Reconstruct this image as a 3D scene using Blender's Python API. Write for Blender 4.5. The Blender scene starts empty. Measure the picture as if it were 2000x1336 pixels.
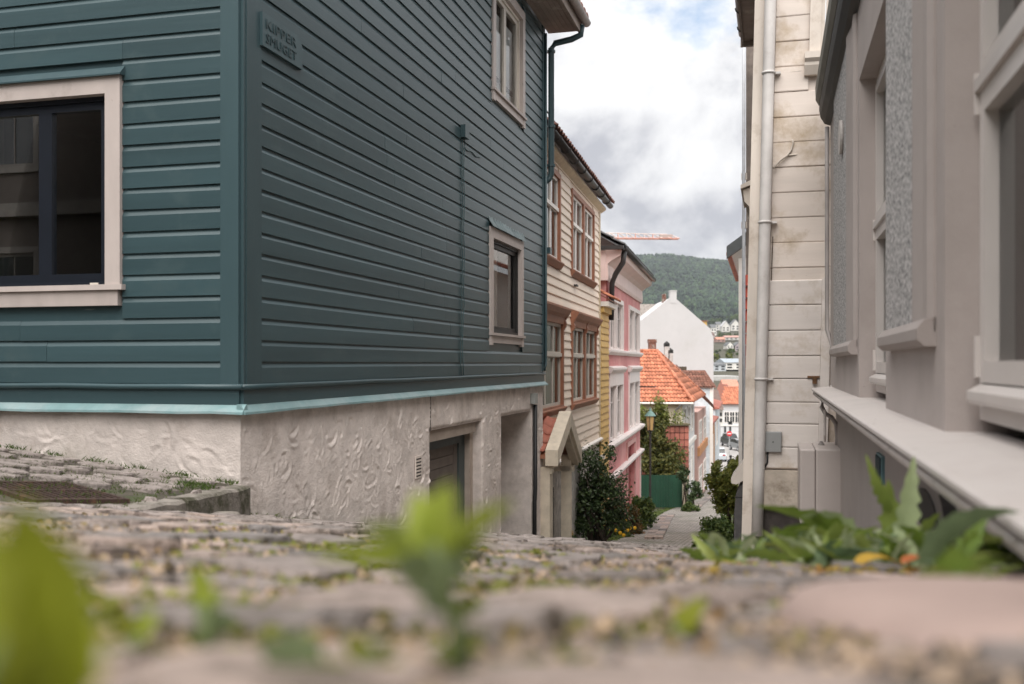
import bpy, bmesh, math, random
import numpy as np
from mathutils import Matrix, Vector
random.seed(7); RNG = np.random.default_rng(11)
rad = math.radians
SC = bpy.context.scene
COL = SC.collection

# ------------------------------------------------------------------ camera
F, CX, HY = 1944.0, 1000.0, 710.0          # focal length (px of a 2000 px frame), centre, eye level
cam_d = bpy.data.cameras.new('camera')
cam = bpy.data.objects.new('camera', cam_d); COL.objects.link(cam)
cam.location = (0, 0, 0); cam.rotation_euler = (rad(90), 0, 0)
cam_d.lens = 35.0; cam_d.sensor_width = 36.0
cam_d.shift_y = (HY - 668.0) / 2000.0
cam_d.clip_start = 0.02; cam_d.clip_end = 12000
cam_d.dof.use_dof = True; cam_d.dof.focus_distance = 11.0; cam_d.dof.aperture_fstop = 2.6
SC.camera = cam

# ------------------------------------------------------------------ world, sun, exposure
SUN_EL, SUN_AZ = 58.0, 190.0               # degrees; azimuth clockwise from +Y (behind the camera, to the left)
world = bpy.data.worlds.new('World'); SC.world = world; world.use_nodes = True
nt = world.node_tree; nt.nodes.clear()
def wn(t, **k):
    n = nt.nodes.new(t)
    for a, b in k.items(): setattr(n, a, b)
    return n
L = nt.links.new
w_out = wn('ShaderNodeOutputWorld'); w_bg = wn('ShaderNodeBackground'); w_bg.inputs['Strength'].default_value = 0.1
sky = wn('ShaderNodeTexSky', sky_type='NISHITA', sun_disc=False, sun_elevation=rad(SUN_EL), sun_rotation=rad(SUN_AZ), air_density=1.2, dust_density=1.0)
tc = wn('ShaderNodeTexCoord')
mp = wn('ShaderNodeMapping'); mp.inputs['Location'].default_value = (0.35, 0.1, 0.62); mp.inputs['Scale'].default_value = (1, 1, 1.5)
L(tc.outputs['Generated'], mp.inputs['Vector'])
n1 = wn('ShaderNodeTexNoise'); n1.inputs['Scale'].default_value = 4.4; n1.inputs['Detail'].default_value = 11; n1.inputs['Roughness'].default_value = 0.55; n1.inputs['Distortion'].default_value = 0.25
L(mp.outputs[0], n1.inputs['Vector'])
r1 = wn('ShaderNodeValToRGB'); e = r1.color_ramp
e.elements[0].position = 0.385; e.elements[0].color = (2.9, 2.95, 3.25, 1)
e.elements[1].position = 0.535; e.elements[1].color = (6.0, 6.0, 6.0, 1)
m_ = e.elements.new(0.46); m_.color = (4.9, 4.9, 5.0, 1)
L(n1.outputs['Fac'], r1.inputs[0])
n2 = wn('ShaderNodeTexNoise'); n2.inputs['Scale'].default_value = 2.3; n2.inputs['Detail'].default_value = 8; n2.inputs['Roughness'].default_value = 0.6
mp2 = wn('ShaderNodeMapping'); mp2.inputs['Location'].default_value = (3.374, 8.909, 4.195); mp2.inputs['Scale'].default_value = (1, 1, 1.6)
L(tc.outputs['Generated'], mp2.inputs['Vector']); L(mp2.outputs[0], n2.inputs['Vector'])
r2 = wn('ShaderNodeValToRGB'); r2.color_ramp.elements[0].position = 0.645; r2.color_ramp.elements[1].position = 0.72
L(n2.outputs['Fac'], r2.inputs[0])
w_mx = wn('ShaderNodeMix', data_type='RGBA')
L(r2.outputs[0], w_mx.inputs[0]); L(r1.outputs[0], w_mx.inputs[6]); L(sky.outputs[0], w_mx.inputs[7])
L(w_mx.outputs[2], w_bg.inputs['Color']); L(w_bg.outputs[0], w_out.inputs['Surface'])

sun_d = bpy.data.lights.new('sun', 'SUN'); sun_d.energy = 2.6; sun_d.angle = rad(70); sun_d.color = (1.0, 0.955, 0.9)
sun = bpy.data.objects.new('sun', sun_d); COL.objects.link(sun)
az = rad(SUN_AZ); el = rad(SUN_EL)
sdir = Vector((math.sin(az) * math.cos(el), math.cos(az) * math.cos(el), math.sin(el)))   # towards the sun
sun.rotation_euler = (-sdir).to_track_quat('-Z', 'Y').to_euler(); sun.location = sdir * 50
SC.view_settings.view_transform = 'Standard'; SC.view_settings.look = 'None'
SC.view_settings.exposure = 0.95; SC.view_settings.gamma = 1.0
SC.render.engine = 'CYCLES'
SC.cycles.max_bounces = 7; SC.cycles.transparent_max_bounces = 12; SC.cycles.volume_bounces = 0
SC.cycles.use_denoising = True; SC.cycles.caustics_reflective = False; SC.cycles.caustics_refractive = False
SC.cycles.sample_clamp_indirect = 4.0

# ------------------------------------------------------------------ helpers
def ray(px, py, d):
    return np.array([(px - CX) / F * d, d, (HY - py) / F * d])

class MB:
    """collects shapes; tf maps local coordinates to the world"""
    def __init__(s, tf=None): s.v = []; s.f = []; s.tf = tf
    def add(s, vs, fs):
        b = len(s.v)
        s.v += [tuple(s.tf(*p)) if s.tf else tuple(p) for p in vs]
        s.f += [tuple(i + b for i in q) for q in fs]
        return s
    def box(s, a0, a1, b0, b1, c0, c1):
        vs = [(a, b, c) for c in (c0, c1) for b in (b0, b1) for a in (a0, a1)]
        return s.add(vs, [(0, 2, 3, 1), (4, 5, 7, 6), (0, 1, 5, 4), (2, 6, 7, 3), (0, 4, 6, 2), (1, 3, 7, 5)])
    def hexa(s, p):   # 4 bottom then 4 top
        return s.add(p, [(3, 2, 1, 0), (4, 5, 6, 7), (0, 1, 5, 4), (1, 2, 6, 5), (2, 3, 7, 6), (3, 0, 4, 7)])
    def quad(s, *p): return s.add(p, [tuple(range(len(p)))])
    def ext(s, poly, axis, lo, hi, caps=True):
        """poly: 2-D points in the two axes other than `axis`, extruded along it"""
        def mk(p, w):
            q = list(p); q.insert(axis, w); return tuple(q)
        n = len(poly)
        vs = [mk(p, lo) for p in poly] + [mk(p, hi) for p in poly]
        fs = [(i, (i + 1) % n, n + (i + 1) % n, n + i) for i in range(n)]
        if caps: fs += [tuple(reversed(range(n))), tuple(range(n, 2 * n))]
        return s.add(vs, fs)
    def tube(s, pts, r, n=8, caps=True):
        pts = [Vector(p) for p in pts]; m = len(pts)
        rs = r if isinstance(r, (list, tuple)) else [r] * m
        vs = []; fs = []; up = Vector((0.12, 0.31, 0.94))
        for i, p in enumerate(pts):
            t = (pts[min(i + 1, m - 1)] - pts[max(i - 1, 0)]).normalized()
            a = t.cross(up)
            if a.length < 1e-3: a = t.cross(Vector((1, 0, 0)))
            a.normalize(); b = t.cross(a).normalized()
            for k in range(n):
                w = 2 * math.pi * k / n
                vs.append(tuple(p + (a * math.cos(w) + b * math.sin(w)) * rs[i]))
        for i in range(m - 1):
            for k in range(n):
                k2 = (k + 1) % n
                fs.append((i * n + k, i * n + k2, (i + 1) * n + k2, (i + 1) * n + k))
        if caps: fs += [tuple(reversed(range(n))), tuple(range((m - 1) * n, m * n))]
        return s.add(vs, fs)
    def lathe(s, prof, c, n=16, axis=2):
        vs = []; fs = []; m = len(prof)
        for r, h in prof:
            for k in range(n):
                w = 2 * math.pi * k / n; q = [r * math.cos(w), r * math.sin(w)]; q.insert(axis, h)
                vs.append((c[0] + q[0], c[1] + q[1], c[2] + q[2]))
        for i in range(m - 1):
            for k in range(n):
                k2 = (k + 1) % n; fs.append((i * n + k, i * n + k2, (i + 1) * n + k2, (i + 1) * n + k))
        fs += [tuple(reversed(range(n))), tuple(range((m - 1) * n, m * n))]
        return s.add(vs, fs)
    def build(s, name, mat, parent=None, smooth=False, recalc=True):
        me = bpy.data.meshes.new(name); me.from_pydata(s.v, [], s.f)
        if recalc and len(s.f) < 20000:
            bm = bmesh.new(); bm.from_mesh(me); bmesh.ops.recalc_face_normals(bm, faces=bm.faces); bm.to_mesh(me); bm.free()
        return mkobj(name, me, mat, parent, smooth)

ROOTLOC = {}
def mkobj(name, me, mat, parent=None, smooth=False):
    if mat is not None:
        for m in (mat if isinstance(mat, (list, tuple)) else [mat]): me.materials.append(m)
    if smooth: me.polygons.foreach_set('use_smooth', [True] * len(me.polygons))
    o = bpy.data.objects.new(name, me); COL.objects.link(o)
    setp(o, parent)
    return o
def setp(o, parent):
    if parent is not None:
        o.parent = parent
        if parent.name in ROOTLOC: o.matrix_parent_inverse = Matrix.Translation(-ROOTLOC[parent.name])
def root(name, loc, label, cat, group=None):
    o = bpy.data.objects.new(name, None); COL.objects.link(o); o.location = loc; o.empty_display_size = 0.2
    ROOTLOC[o.name] = Vector(loc)
    return tag(o, label, cat, group)
def tag(o, label=None, cat=None, group=None, kind=None):
    for k, v in (('label', label), ('category', cat), ('group', group), ('kind', kind)):
        if v: o[k] = v
    return o
def place(name, me, loc, parent, rot=None, scale=None):
    """an object that shares mesh data"""
    o = bpy.data.objects.new(name, me); COL.objects.link(o); o.location = loc
    if rot is not None: o.rotation_euler = rot
    if scale is not None: o.scale = scale
    setp(o, parent); return o

class Wall:
    """vertical plane through (ox,oy), along unit d; coordinates (t along, o outward, z up)"""
    def __init__(s, ox, oy, dx, dy, nx, ny, lean=0.0):
        l = math.hypot(dx, dy); s.o = (ox, oy); s.d = (dx / l, dy / l)
        l = math.hypot(nx, ny); s.n = (nx / l, ny / l); s.lean = lean
    def pt(s, t, o, z): return (s.o[0] + s.d[0] * t + s.n[0] * o + s.lean * z, s.o[1] + s.d[1] * t + s.n[1] * o, z)
    def t(s, px, o=0.0):
        k = (px - CX) / F; x0 = s.o[0] + s.n[0] * o; y0 = s.o[1] + s.n[1] * o
        return (k * y0 - x0) / (s.d[0] - k * s.d[1])
    def dep(s, px, o=0.0): return s.o[1] + s.n[1] * o + s.d[1] * s.t(px, o)
    def z(s, px, py, o=0.0): return (HY - py) / F * s.dep(px, o)
    @property
    def ang(s): return math.atan2(s.d[1], s.d[0])

# ------------------------------------------------------------------ materials
MATS = {}
def M(name, col, rough=0.6, var=0.10, nscale=6.0, namt=0.18, bump=0.15, bscale=60.0, stretch=(1, 1, 1), rot=0.0,
      dirt=None, dscale=1.5, dlo=0.52, dhi=0.75, island=0.0, spec=0.4, metal=0.0, bdist=0.004, col2=None, chip=None, cscale=16.0, clo=0.70):
    if name in MATS: return MATS[name]
    m = bpy.data.materials.new(name); m.use_nodes = True; MATS[name] = m
    t = m.node_tree; N = t.nodes; b = N['Principled BSDF']; K = t.links.new
    b.inputs['Roughness'].default_value = rough; b.inputs['Specular IOR Level'].default_value = spec; b.inputs['Metallic'].default_value = metal
    c = N.new('ShaderNodeTexCoord'); g = N.new('ShaderNodeMapping')
    g.vector_type = 'POINT'
    rt = N.new('ShaderNodeVectorRotate'); rt.rotation_type = 'Z_AXIS'; rt.inputs['Angle'].default_value = -rot
    K(c.outputs['Object'], rt.inputs['Vector']); K(rt.outputs[0], g.inputs['Vector']); g.inputs['Scale'].default_value = stretch
    n = N.new('ShaderNodeTexNoise'); n.inputs['Scale'].default_value = nscale; n.inputs['Detail'].default_value = 6; n.inputs['Roughness'].default_value = 0.62
    K(g.outputs[0], n.inputs['Vector'])
    # value multiplier = 1 + namt*(noise-.5)*2 + var*(rand-.5)*2
    a1 = N.new('ShaderNodeMapRange'); a1.inputs[1].default_value = 0.25; a1.inputs[2].default_value = 0.75
    a1.inputs[3].default_value = 1 - namt; a1.inputs[4].default_value = 1 + namt; K(n.outputs['Fac'], a1.inputs[0])
    oi = N.new('ShaderNodeObjectInfo'); a2 = N.new('ShaderNodeMapRange'); a2.inputs[3].default_value = 1 - var; a2.inputs[4].default_value = 1 + var
    K(oi.outputs['Random'], a2.inputs[0])
    mu = N.new('ShaderNodeMath'); mu.operation = 'MULTIPLY'; K(a1.outputs[0], mu.inputs[0]); K(a2.outputs[0], mu.inputs[1])
    last = mu
    if island:
        gi = N.new('ShaderNodeNewGeometry'); a3 = N.new('ShaderNodeMapRange'); a3.inputs[3].default_value = 1 - island; a3.inputs[4].default_value = 1 + island
        K(gi.outputs['Random Per Island'], a3.inputs[0]); m3 = N.new('ShaderNodeMath'); m3.operation = 'MULTIPLY'
        K(mu.outputs[0], m3.inputs[0]); K(a3.outputs[0], m3.inputs[1]); last = m3
    rgb = N.new('ShaderNodeRGB'); rgb.outputs[0].default_value = (*col, 1); src = rgb.outputs[0]
    if col2:
        mx = N.new('ShaderNodeMix'); mx.data_type = 'RGBA'
        rgb2 = N.new('ShaderNodeRGB'); rgb2.outputs[0].default_value = (*col2, 1)
        if island: K(N.new('ShaderNodeNewGeometry').outputs['Random Per Island'], mx.inputs[0])
        else: K(oi.outputs['Random'], mx.inputs[0])
        K(rgb.outputs[0], mx.inputs[6]); K(rgb2.outputs[0], mx.inputs[7]); src = mx.outputs[2]
    vm = N.new('ShaderNodeVectorMath'); vm.operation = 'SCALE'; K(src, vm.inputs[0]); K(last.outputs[0], vm.inputs['Scale'])
    out = vm.outputs[0]
    if dirt:
        n3 = N.new('ShaderNodeTexNoise'); n3.inputs['Scale'].default_value = dscale; n3.inputs['Detail'].default_value = 9; n3.inputs['Roughness'].default_value = 0.7
        K(c.outputs['Object'], n3.inputs['Vector'])
        r3 = N.new('ShaderNodeMapRange'); r3.inputs[1].default_value = dlo; r3.inputs[2].default_value = dhi; K(n3.outputs['Fac'], r3.inputs[0])
        mx = N.new('ShaderNodeMix'); mx.data_type = 'RGBA'; K(r3.outputs[0], mx.inputs[0]); K(out, mx.inputs[6]); mx.inputs[7].default_value = (*dirt, 1); out = mx.outputs[2]
    if chip:
        n5 = N.new('ShaderNodeTexNoise'); n5.inputs['Scale'].default_value = cscale; n5.inputs['Detail'].default_value = 4; n5.inputs['Roughness'].default_value = 0.7
        K(g.outputs[0], n5.inputs['Vector'])
        r5 = N.new('ShaderNodeMapRange'); r5.inputs[1].default_value = clo; r5.inputs[2].default_value = clo + 0.025; K(n5.outputs['Fac'], r5.inputs[0])
        mx = N.new('ShaderNodeMix'); mx.data_type = 'RGBA'; K(r5.outputs[0], mx.inputs[0]); K(out, mx.inputs[6]); mx.inputs[7].default_value = (*chip, 1); out = mx.outputs[2]
    K(out, b.inputs['Base Color'])
    if bump:
        n4 = N.new('ShaderNodeTexNoise'); n4.inputs['Scale'].default_value = bscale; n4.inputs['Detail'].default_value = 5
        K(g.outputs[0], n4.inputs['Vector'])
        bp = N.new('ShaderNodeBump'); bp.inputs['Strength'].default_value = bump; bp.inputs['Distance'].default_value = bdist
        K(n4.outputs['Fac'], bp.inputs['Height']); K(bp.outputs[0], b.inputs['Normal'])
    return m

def glass_mat(name, tint=(0.9, 0.93, 0.93), ior=1.5, add=0.0):
    m = bpy.data.materials.new(name); m.use_nodes = True; t = m.node_tree; t.nodes.clear(); K = t.links.new
    o = t.nodes.new('ShaderNodeOutputMaterial'); mx = t.nodes.new('ShaderNodeMixShader')
    tr = t.nodes.new('ShaderNodeBsdfTransparent'); tr.inputs[0].default_value = (*tint, 1)
    gl = t.nodes.new('ShaderNodeBsdfGlossy'); gl.inputs['Roughness'].default_value = 0.01
    fr = t.nodes.new('ShaderNodeFresnel'); fr.inputs['IOR'].default_value = ior
    ad = t.nodes.new('ShaderNodeMath'); ad.operation = 'ADD'; ad.inputs[1].default_value = add; ad.use_clamp = True
    K(fr.outputs[0], ad.inputs[0]); K(ad.outputs[0], mx.inputs[0]); K(tr.outputs[0], mx.inputs[1]); K(gl.outputs[0], mx.inputs[2]); K(mx.outputs[0], o.inputs[0])
    return m
GLASS = glass_mat('window_glass')

def leaf_mat(name, c1, c2, rough=0.5, trans=0.35):
    m = bpy.data.materials.new(name); m.use_nodes = True; t = m.node_tree; N = t.nodes; K = t.links.new
    b = N['Principled BSDF']; b.inputs['Roughness'].default_value = rough; b.inputs['Specular IOR Level'].default_value = 0.35
    gi = N.new('ShaderNodeNewGeometry'); oi = N.new('ShaderNodeObjectInfo')
    ad = N.new('ShaderNodeMath'); ad.operation = 'ADD'; K(gi.outputs['Random Per Island'], ad.inputs[0]); K(oi.outputs['Random'], ad.inputs[1])
    fr = N.new('ShaderNodeMath'); fr.operation = 'FRACT'; K(ad.outputs[0], fr.inputs[0])
    mx = N.new('ShaderNodeMix'); mx.data_type = 'RGBA'; mx.inputs[6].default_value = (*c1, 1); mx.inputs[7].default_value = (*c2, 1); K(fr.outputs[0], mx.inputs[0])
    nz = N.new('ShaderNodeTexNoise'); nz.inputs['Scale'].default_value = 25; K(N.new('ShaderNodeTexCoord').outputs['Object'], nz.inputs['Vector'])
    mr = N.new('ShaderNodeMapRange'); mr.inputs[3].default_value = 0.7; mr.inputs[4].default_value = 1.3; K(nz.outputs['Fac'], mr.inputs[0])
    vm = N.new('ShaderNodeVectorMath'); vm.operation = 'SCALE'; K(mx.outputs[2], vm.inputs[0]); K(mr.outputs[0], vm.inputs['Scale'])
    K(vm.outputs[0], b.inputs['Base Color'])
    if trans:
        tl = N.new('ShaderNodeBsdfTranslucent'); K(vm.outputs[0], tl.inputs['Color']); ms = N.new('ShaderNodeMixShader'); ms.inputs[0].default_value = trans
        K(b.outputs[0], ms.inputs[1]); K(tl.outputs[0], ms.inputs[2]); K(ms.outputs[0], N['Material Output'].inputs[0])
    return m

# ------------------------------------------------------------------ terrain
PW = np.array([(-30, 6.0), (-6, 1.2), (0, 0.167), (0.8, 0.03), (2, -0.175), (3, -0.345), (4, -0.526), (5.5, -0.80), (7.15, -1.10), (9.78, -1.66), (16.5, -3.05),
               (20, -3.75), (24, -4.25), (30, -5.0), (40, -6.0), (45, -6.5), (60, -8.0), (100, -10.5), (140, -11.5), (200, -9.5), (300, -5.0), (380, -3.0), (560, 7.0), (720, 16), (1000, 32), (1300, 50), (1600, 68)])
def zstreet(x, y):
    x = np.asarray(x, float); y = np.asarray(y, float)
    u = np.clip(x - (-3.825 + 0.2623 * y), -3.0, 3.3)
    w = np.clip((22.0 - y) / 8.0, 0, 1)
    return np.interp(y, PW[:, 0], PW[:, 1]) - 0.075 * u * w
def zground(x, y):
    x = np.asarray(x, float); y = np.asarray(y, float)
    z = zstreet(x, y)
    ter = -0.845 - 0.1244 * np.clip(x, -9, 0) - 0.036 * y
    xk = -1.95 - 0.18 * np.clip((7.1 - y) / 2.1, 0, 2)          # kerb line
    return np.where((x < xk) & (y > 4.3) & (y < 12), np.maximum(z, ter), z)

# ------------------------------------------------------------------ ground, street
SOIL = M('soil', (0.075, 0.065, 0.05), rough=0.95, nscale=9, namt=0.5, bump=0.6, bscale=90, bdist=0.01, dirt=(0.05, 0.075, 0.02), dscale=2.2, dlo=0.5, dhi=0.62)
COBBLE = M('far_cobbles', (0.30, 0.275, 0.255), rough=0.85, nscale=7, namt=0.35, bump=0.5, bscale=30, bdist=0.02, dirt=(0.12, 0.13, 0.06), dscale=0.5, dlo=0.55, dhi=0.72)
def grid_mesh(name, xs, ys, zf, mat, dz=0.0):
    X, Y = np.meshgrid(xs, ys); Z = zf(X, Y) + dz
    v = np.stack([X, Y, Z], -1).reshape(-1, 3); nx = len(xs); ny = len(ys)
    i = (np.arange(ny - 1)[:, None] * nx + np.arange(nx - 1)[None]).reshape(-1)
    f = np.stack([i, i + 1, i + 1 + nx, i + nx], 1)
    me = bpy.data.meshes.new(name); me.from_pydata(v.tolist(), [], f.tolist())
    return mkobj(name, me, mat, None, True)
xs = np.unique(np.concatenate([-np.geomspace(9, 4000, 22), np.arange(-9, 6, 0.1), np.arange(6, 40, 1.0), np.geomspace(40, 4000, 22)]))
ys = np.unique(np.concatenate([np.arange(-30, -2, 2.0), np.arange(-2, 12, 0.1), np.arange(12, 60, 1.0), np.arange(60, 150, 4.0), np.geomspace(150, 1600, 24)]))
tag(grid_mesh('ground', xs, ys, zground, SOIL, -0.02), 'mossy dark soil ground sheet under the paving', None, kind='structure')

# the lane further down the hill: strip of cobbles between its edges
SY = np.array([16.5, 20, 24.5, 30, 40, 50, 60, 80, 100, 125, 150])
SL = np.interp(SY, [16.5, 20, 24.5, 30, 40, 60, 100, 150], [0.9, 1.6, (1205 - CX) / F * 24.5, (1240 - CX) / F * 30, (1290 - CX) / F * 40, (1372 - CX) / F * 60, (1402 - CX) / F * 100, (1395 - CX) / F * 150])
SR = np.interp(SY, [16.5, 20, 24.5, 30, 40, 60, 100, 150], [4.0, 5.0, (1372 - CX) / F * 24.5, (1400 - CX) / F * 30, (1428 - CX) / F * 40, (1445 - CX) / F * 60, (1470 - CX) / F * 100, (1530 - CX) / F * 150])
def street_strip(name, mat, ya, yb, fl, fr, dz, n=80, m=6, wob=0.0):
    vs = []; fs = []
    for i in range(n + 1):
        y = ya + (yb - ya) * i / n
        for k in range(m + 1):
            x = fl(y) + (fr(y) - fl(y)) * k / m
            vs.append((x, y, float(zground(x, y)) + dz + wob * random.uniform(-1, 1)))
    for i in range(n):
        for k in range(m):
            a = i * (m + 1) + k; fs.append((a, a + 1, a + m + 2, a + m + 1))
    me = bpy.data.meshes.new(name); me.from_pydata(vs, [], fs); return mkobj(name, me, mat, None, True)
fL = lambda y: float(np.interp(y, SY, SL)); fR = lambda y: float(np.interp(y, SY, SR))
# brick-like sett pattern for the far lane
def sett_mat():
    m = M('setts', (0.40, 0.365, 0.335), rough=0.85, nscale=2.0, namt=0.3, bump=0, dirt=(0.13, 0.14, 0.07), dscale=0.6, dlo=0.56, dhi=0.74)
    t = m.node_tree; N = t.nodes; K = t.links.new; b = N['Principled BSDF']
    src = b.inputs['Base Color'].links[0].from_socket
    br = N.new('ShaderNodeTexBrick'); br.inputs['Scale'].default_value = 1.0; br.inputs['Brick Width'].default_value = 0.22; br.inputs['Row Height'].default_value = 0.13; br.inputs['Mortar Size'].default_value = 0.016
    br.inputs['Color1'].default_value = (1, 1, 1, 1); br.inputs['Color2'].default_value = (0.72, 0.72, 0.72, 1); br.inputs['Mortar'].default_value = (0.3, 0.3, 0.25, 1)
    rt = N.new('ShaderNodeVectorRotate'); rt.rotation_type = 'Z_AXIS'; rt.inputs['Angle'].default_value = 0.25
    K(N.new('ShaderNodeTexCoord').outputs['Object'], rt.inputs['Vector']); K(rt.outputs[0], br.inputs['Vector'])
    mm = N.new('ShaderNodeMix'); mm.data_type = 'RGBA'; mm.blend_type = 'MULTIPLY'; mm.inputs[0].default_value = 1.0
    K(src, mm.inputs[6]); K(br.outputs['Color'], mm.inputs[7]); K(mm.outputs[2], b.inputs['Base Color'])
    bp = N.new('ShaderNodeBump'); bp.inputs['Strength'].default_value = 0.6; bp.inputs['Distance'].default_value = 0.02; bp.invert = True
    K(br.outputs['Fac'], bp.inputs['Height']); K(bp.outputs[0], b.inputs['Normal'])
    return m
SETT = sett_mat()
lane = street_strip('lane', SETT, 7.5, 105, lambda y: fL(y) if y > 16.5 else -3.6 + 0.2623 * y, lambda y: fR(y) if y > 16.5 else 0.4 + 0.2623 * y - 0.075 * max(0, y - 8), 0.006, n=160)
tag(lane, None, None, kind='structure')
pale = M('pale_asphalt', (0.42, 0.40, 0.385), rough=0.9, nscale=0.8, namt=0.12, bump=0)
tag(street_strip('road', pale, 88, 175, lambda y: fL(min(y, 150)) - 2, lambda y: fR(min(y, 150)) + 6, 0.03, n=40), None, None, kind='structure')
STONE = M('stone', (0.29, 0.265, 0.255), rough=0.8, var=0.28, nscale=18, namt=0.36, bump=1.0, bscale=45, bdist=0.014, dirt=(0.10, 0.085, 0.065), dscale=8, dlo=0.50, dhi=0.68, col2=(0.33, 0.255, 0.22))
OLDST = M('old_stone', (0.135, 0.118, 0.10), rough=0.85, var=0.25, nscale=16, namt=0.3, bump=0.8, bscale=50, bdist=0.010, dirt=(0.07, 0.075, 0.035), dscale=4, dlo=0.52, dhi=0.68, col2=(0.18, 0.145, 0.12))
# kerb of long stones beside the lane, and the paved gutter
for i, (a, b_, w) in enumerate([((1268, 24.2), (1300, 38), .12), ((1285, 24.2), (1312, 38), .12), ((1352, 40.5), (1402, 64), .16)]):
    n = 16
    for k in range(n):
        d0 = a[1] + (b_[1] - a[1]) * k / n; d1 = a[1] + (b_[1] - a[1]) * (k + .95) / n
        x0 = ((a[0] + (b_[0] - a[0]) * (k / n)) - CX) / F * d0; x1 = ((a[0] + (b_[0] - a[0]) * ((k + .95) / n)) - CX) / F * d1
        z0 = float(zground(x0, d0)); z1 = float(zground(x1, d1)); h = 0.05 + random.uniform(0, .02)
        MB().hexa([(x0 - w, d0, z0 - .1), (x0 + w, d0, z0 - .1), (x1 + w, d1, z1 - .1), (x1 - w, d1, z1 - .1),
                   (x0 - w, d0, z0 + h), (x0 + w, d0, z0 + h), (x1 + w, d1, z1 + h), (x1 - w, d1, z1 + h)]).build('kerb_stone', STONE, lane)

# paving stones of the near street: laid in courses, each its own mesh
street = street_strip('street', M('joint_sand', (0.11, 0.095, 0.07), rough=0.95, nscale=12, namt=0.45, bump=0.7, bscale=110, bdist=0.01, dirt=(0.075, 0.11, 0.02), dscale=2.6, dlo=0.50, dhi=0.62),
                      -1.0, 7.9, lambda y: -3.6 + 0.2623 * y, lambda y: 0.48 + 0.2623 * y, -0.006, n=60, m=24)
tag(street, None, None, kind='structure')
D_ = (0.2537, 0.9673); N_ = (0.9673, -0.2537)       # along the lane, across it
stones = []
def stone_poly(cx, cy, w, h, ang, jit):
    n = random.choice((7, 8, 9, 10)); pts = []
    for k in range(n):
        a = 2 * math.pi * (k + random.uniform(-.25, .25)) / n
        ex = 3.4
        c, s_ = math.cos(a), math.sin(a)
        r = (abs(c) ** ex + abs(s_) ** ex) ** (-1 / ex) * random.uniform(1 - jit, 1.0)
        x = c * r * w / 2; y = s_ * r * h / 2
        pts.append((cx + x * math.cos(ang) - y * math.sin(ang), cy + x * math.sin(ang) + y * math.cos(ang)))
    return pts
def lay(b0, b1, a_fn, wr, hr, gap, region, drop=0.05):
    b = b0
    while b < b1:
        h = random.uniform(*hr); a, a_end = a_fn(b)
        a += random.uniform(-.2, 0)
        while a < a_end:
            w = random.uniform(*wr)
            ca = a + w / 2; cb = b + h / 2 + random.uniform(-.015, .015)
            x = D_[0] * cb + N_[0] * ca; y = D_[1] * cb + N_[1] * ca
            if region(x, y) and random.random() > drop: stones.append((x, y, w - gap, h - gap, -0.2565 + random.uniform(-.08, .08)))
            a += w
        b += h
# main street (across coordinate a: teal wall ~ -3.70, grey wall ~ 0.49)
def a_lim(b): return (-3.7, 0.42)
def terr(x, y): return x < -1.98 - 0.18 * min(max((7.1 - y) / 2.1, 0), 2) and y > 4.7
def in_front(x, y):     # in front of the teal house
    if terr(x, y): return False
    return (x + 1.949) * N_[0] + (y - 7.15) * N_[1] > 0.08 or y < 6.6 and (x + 1.949) * -0.2537 + (y - 7.15) * -0.9673 > 0.1
lay(0.35, 7.4, lambda b: (-5.6 if b < 5.2 else -3.65, 0.40), (0.11, 0.25), (0.12, 0.26), 0.016, in_front)
n_main = len(stones)
lay(3.4, 9.4, lambda b: (-8.2, -3.2), (0.22, 0.42), (0.18, 0.3), 0.035, lambda x, y: terr(x, y) and (x + 1.949) * -0.2537 + (y - 7.15) * -0.9673 > 0.06 and not (-2.62 < x < -1.98 - 0.02 and 5.25 < y < 6.05) and not (-2.95 < x < -2.2 and 5.2 < y < 6.0), 0.07)
def stone_mesh(mb, x, y, w, h, ang):
    pts = stone_poly(x, y, w, h, ang, 0.13); n = len(pts)
    up = random.uniform(0.004, 0.018 if terr(x, y) else 0.026); tx, ty = random.uniform(-.07, .07), random.uniform(-.08, .06)
    def zz(q, dz): return float(zground(q[0], q[1])) + dz + tx * (q[0] - x) + ty * (q[1] - y)
    rings = []
    for sc_, dz in ((1.0, -0.06), (1.0, up - 0.010), (0.965, up - 0.001), (0.62, up + 0.001)):
        rings.append([(x + (p[0] - x) * sc_, y + (p[1] - y) * sc_) for p in pts])
        rings[-1] = [(q[0], q[1], zz(q, dz + (random.uniform(-.003, .003) if sc_ < .99 else 0))) for q in rings[-1]]
    vs = [q for r in rings for q in r] + [(x, y, zz((x, y), up + 0.001))]; fs = []
    for i in range(3):
        for k in range(n):
            k2 = (k + 1) % n; fs.append((i * n + k, i * n + k2, (i + 1) * n + k2, (i + 1) * n + k))
    for k in range(n): fs.append((3 * n + k, 3 * n + (k + 1) % n, 4 * n))
    mb.add(vs, fs)
def score(s):
    x, y, w, h, a = s
    if y < 0.35: return 0
    px = CX + x / y * F; py = HY - float(zground(x, y)) / y * F
    if px < -80 or px > 2080 or py > 1500: return 0
    if y > 4.9 and x > -1.9: return 0.001
    return (w * F / y) * (h * F / y) * max(0.02, -float(zground(x, y)) / y - 0.10)
order = sorted(stones, key=score, reverse=True)
for s in order[:300]:
    mb = MB(); stone_mesh(mb, *s); mb.build('paving_stone', OLDST if terr(s[0], s[1]) else STONE, street)
mb = MB()
for s in order[300:]: stone_mesh(mb, *s)
tag(mb.build('paving_stones', STONE, street, recalc=False), kind='stuff')

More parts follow.
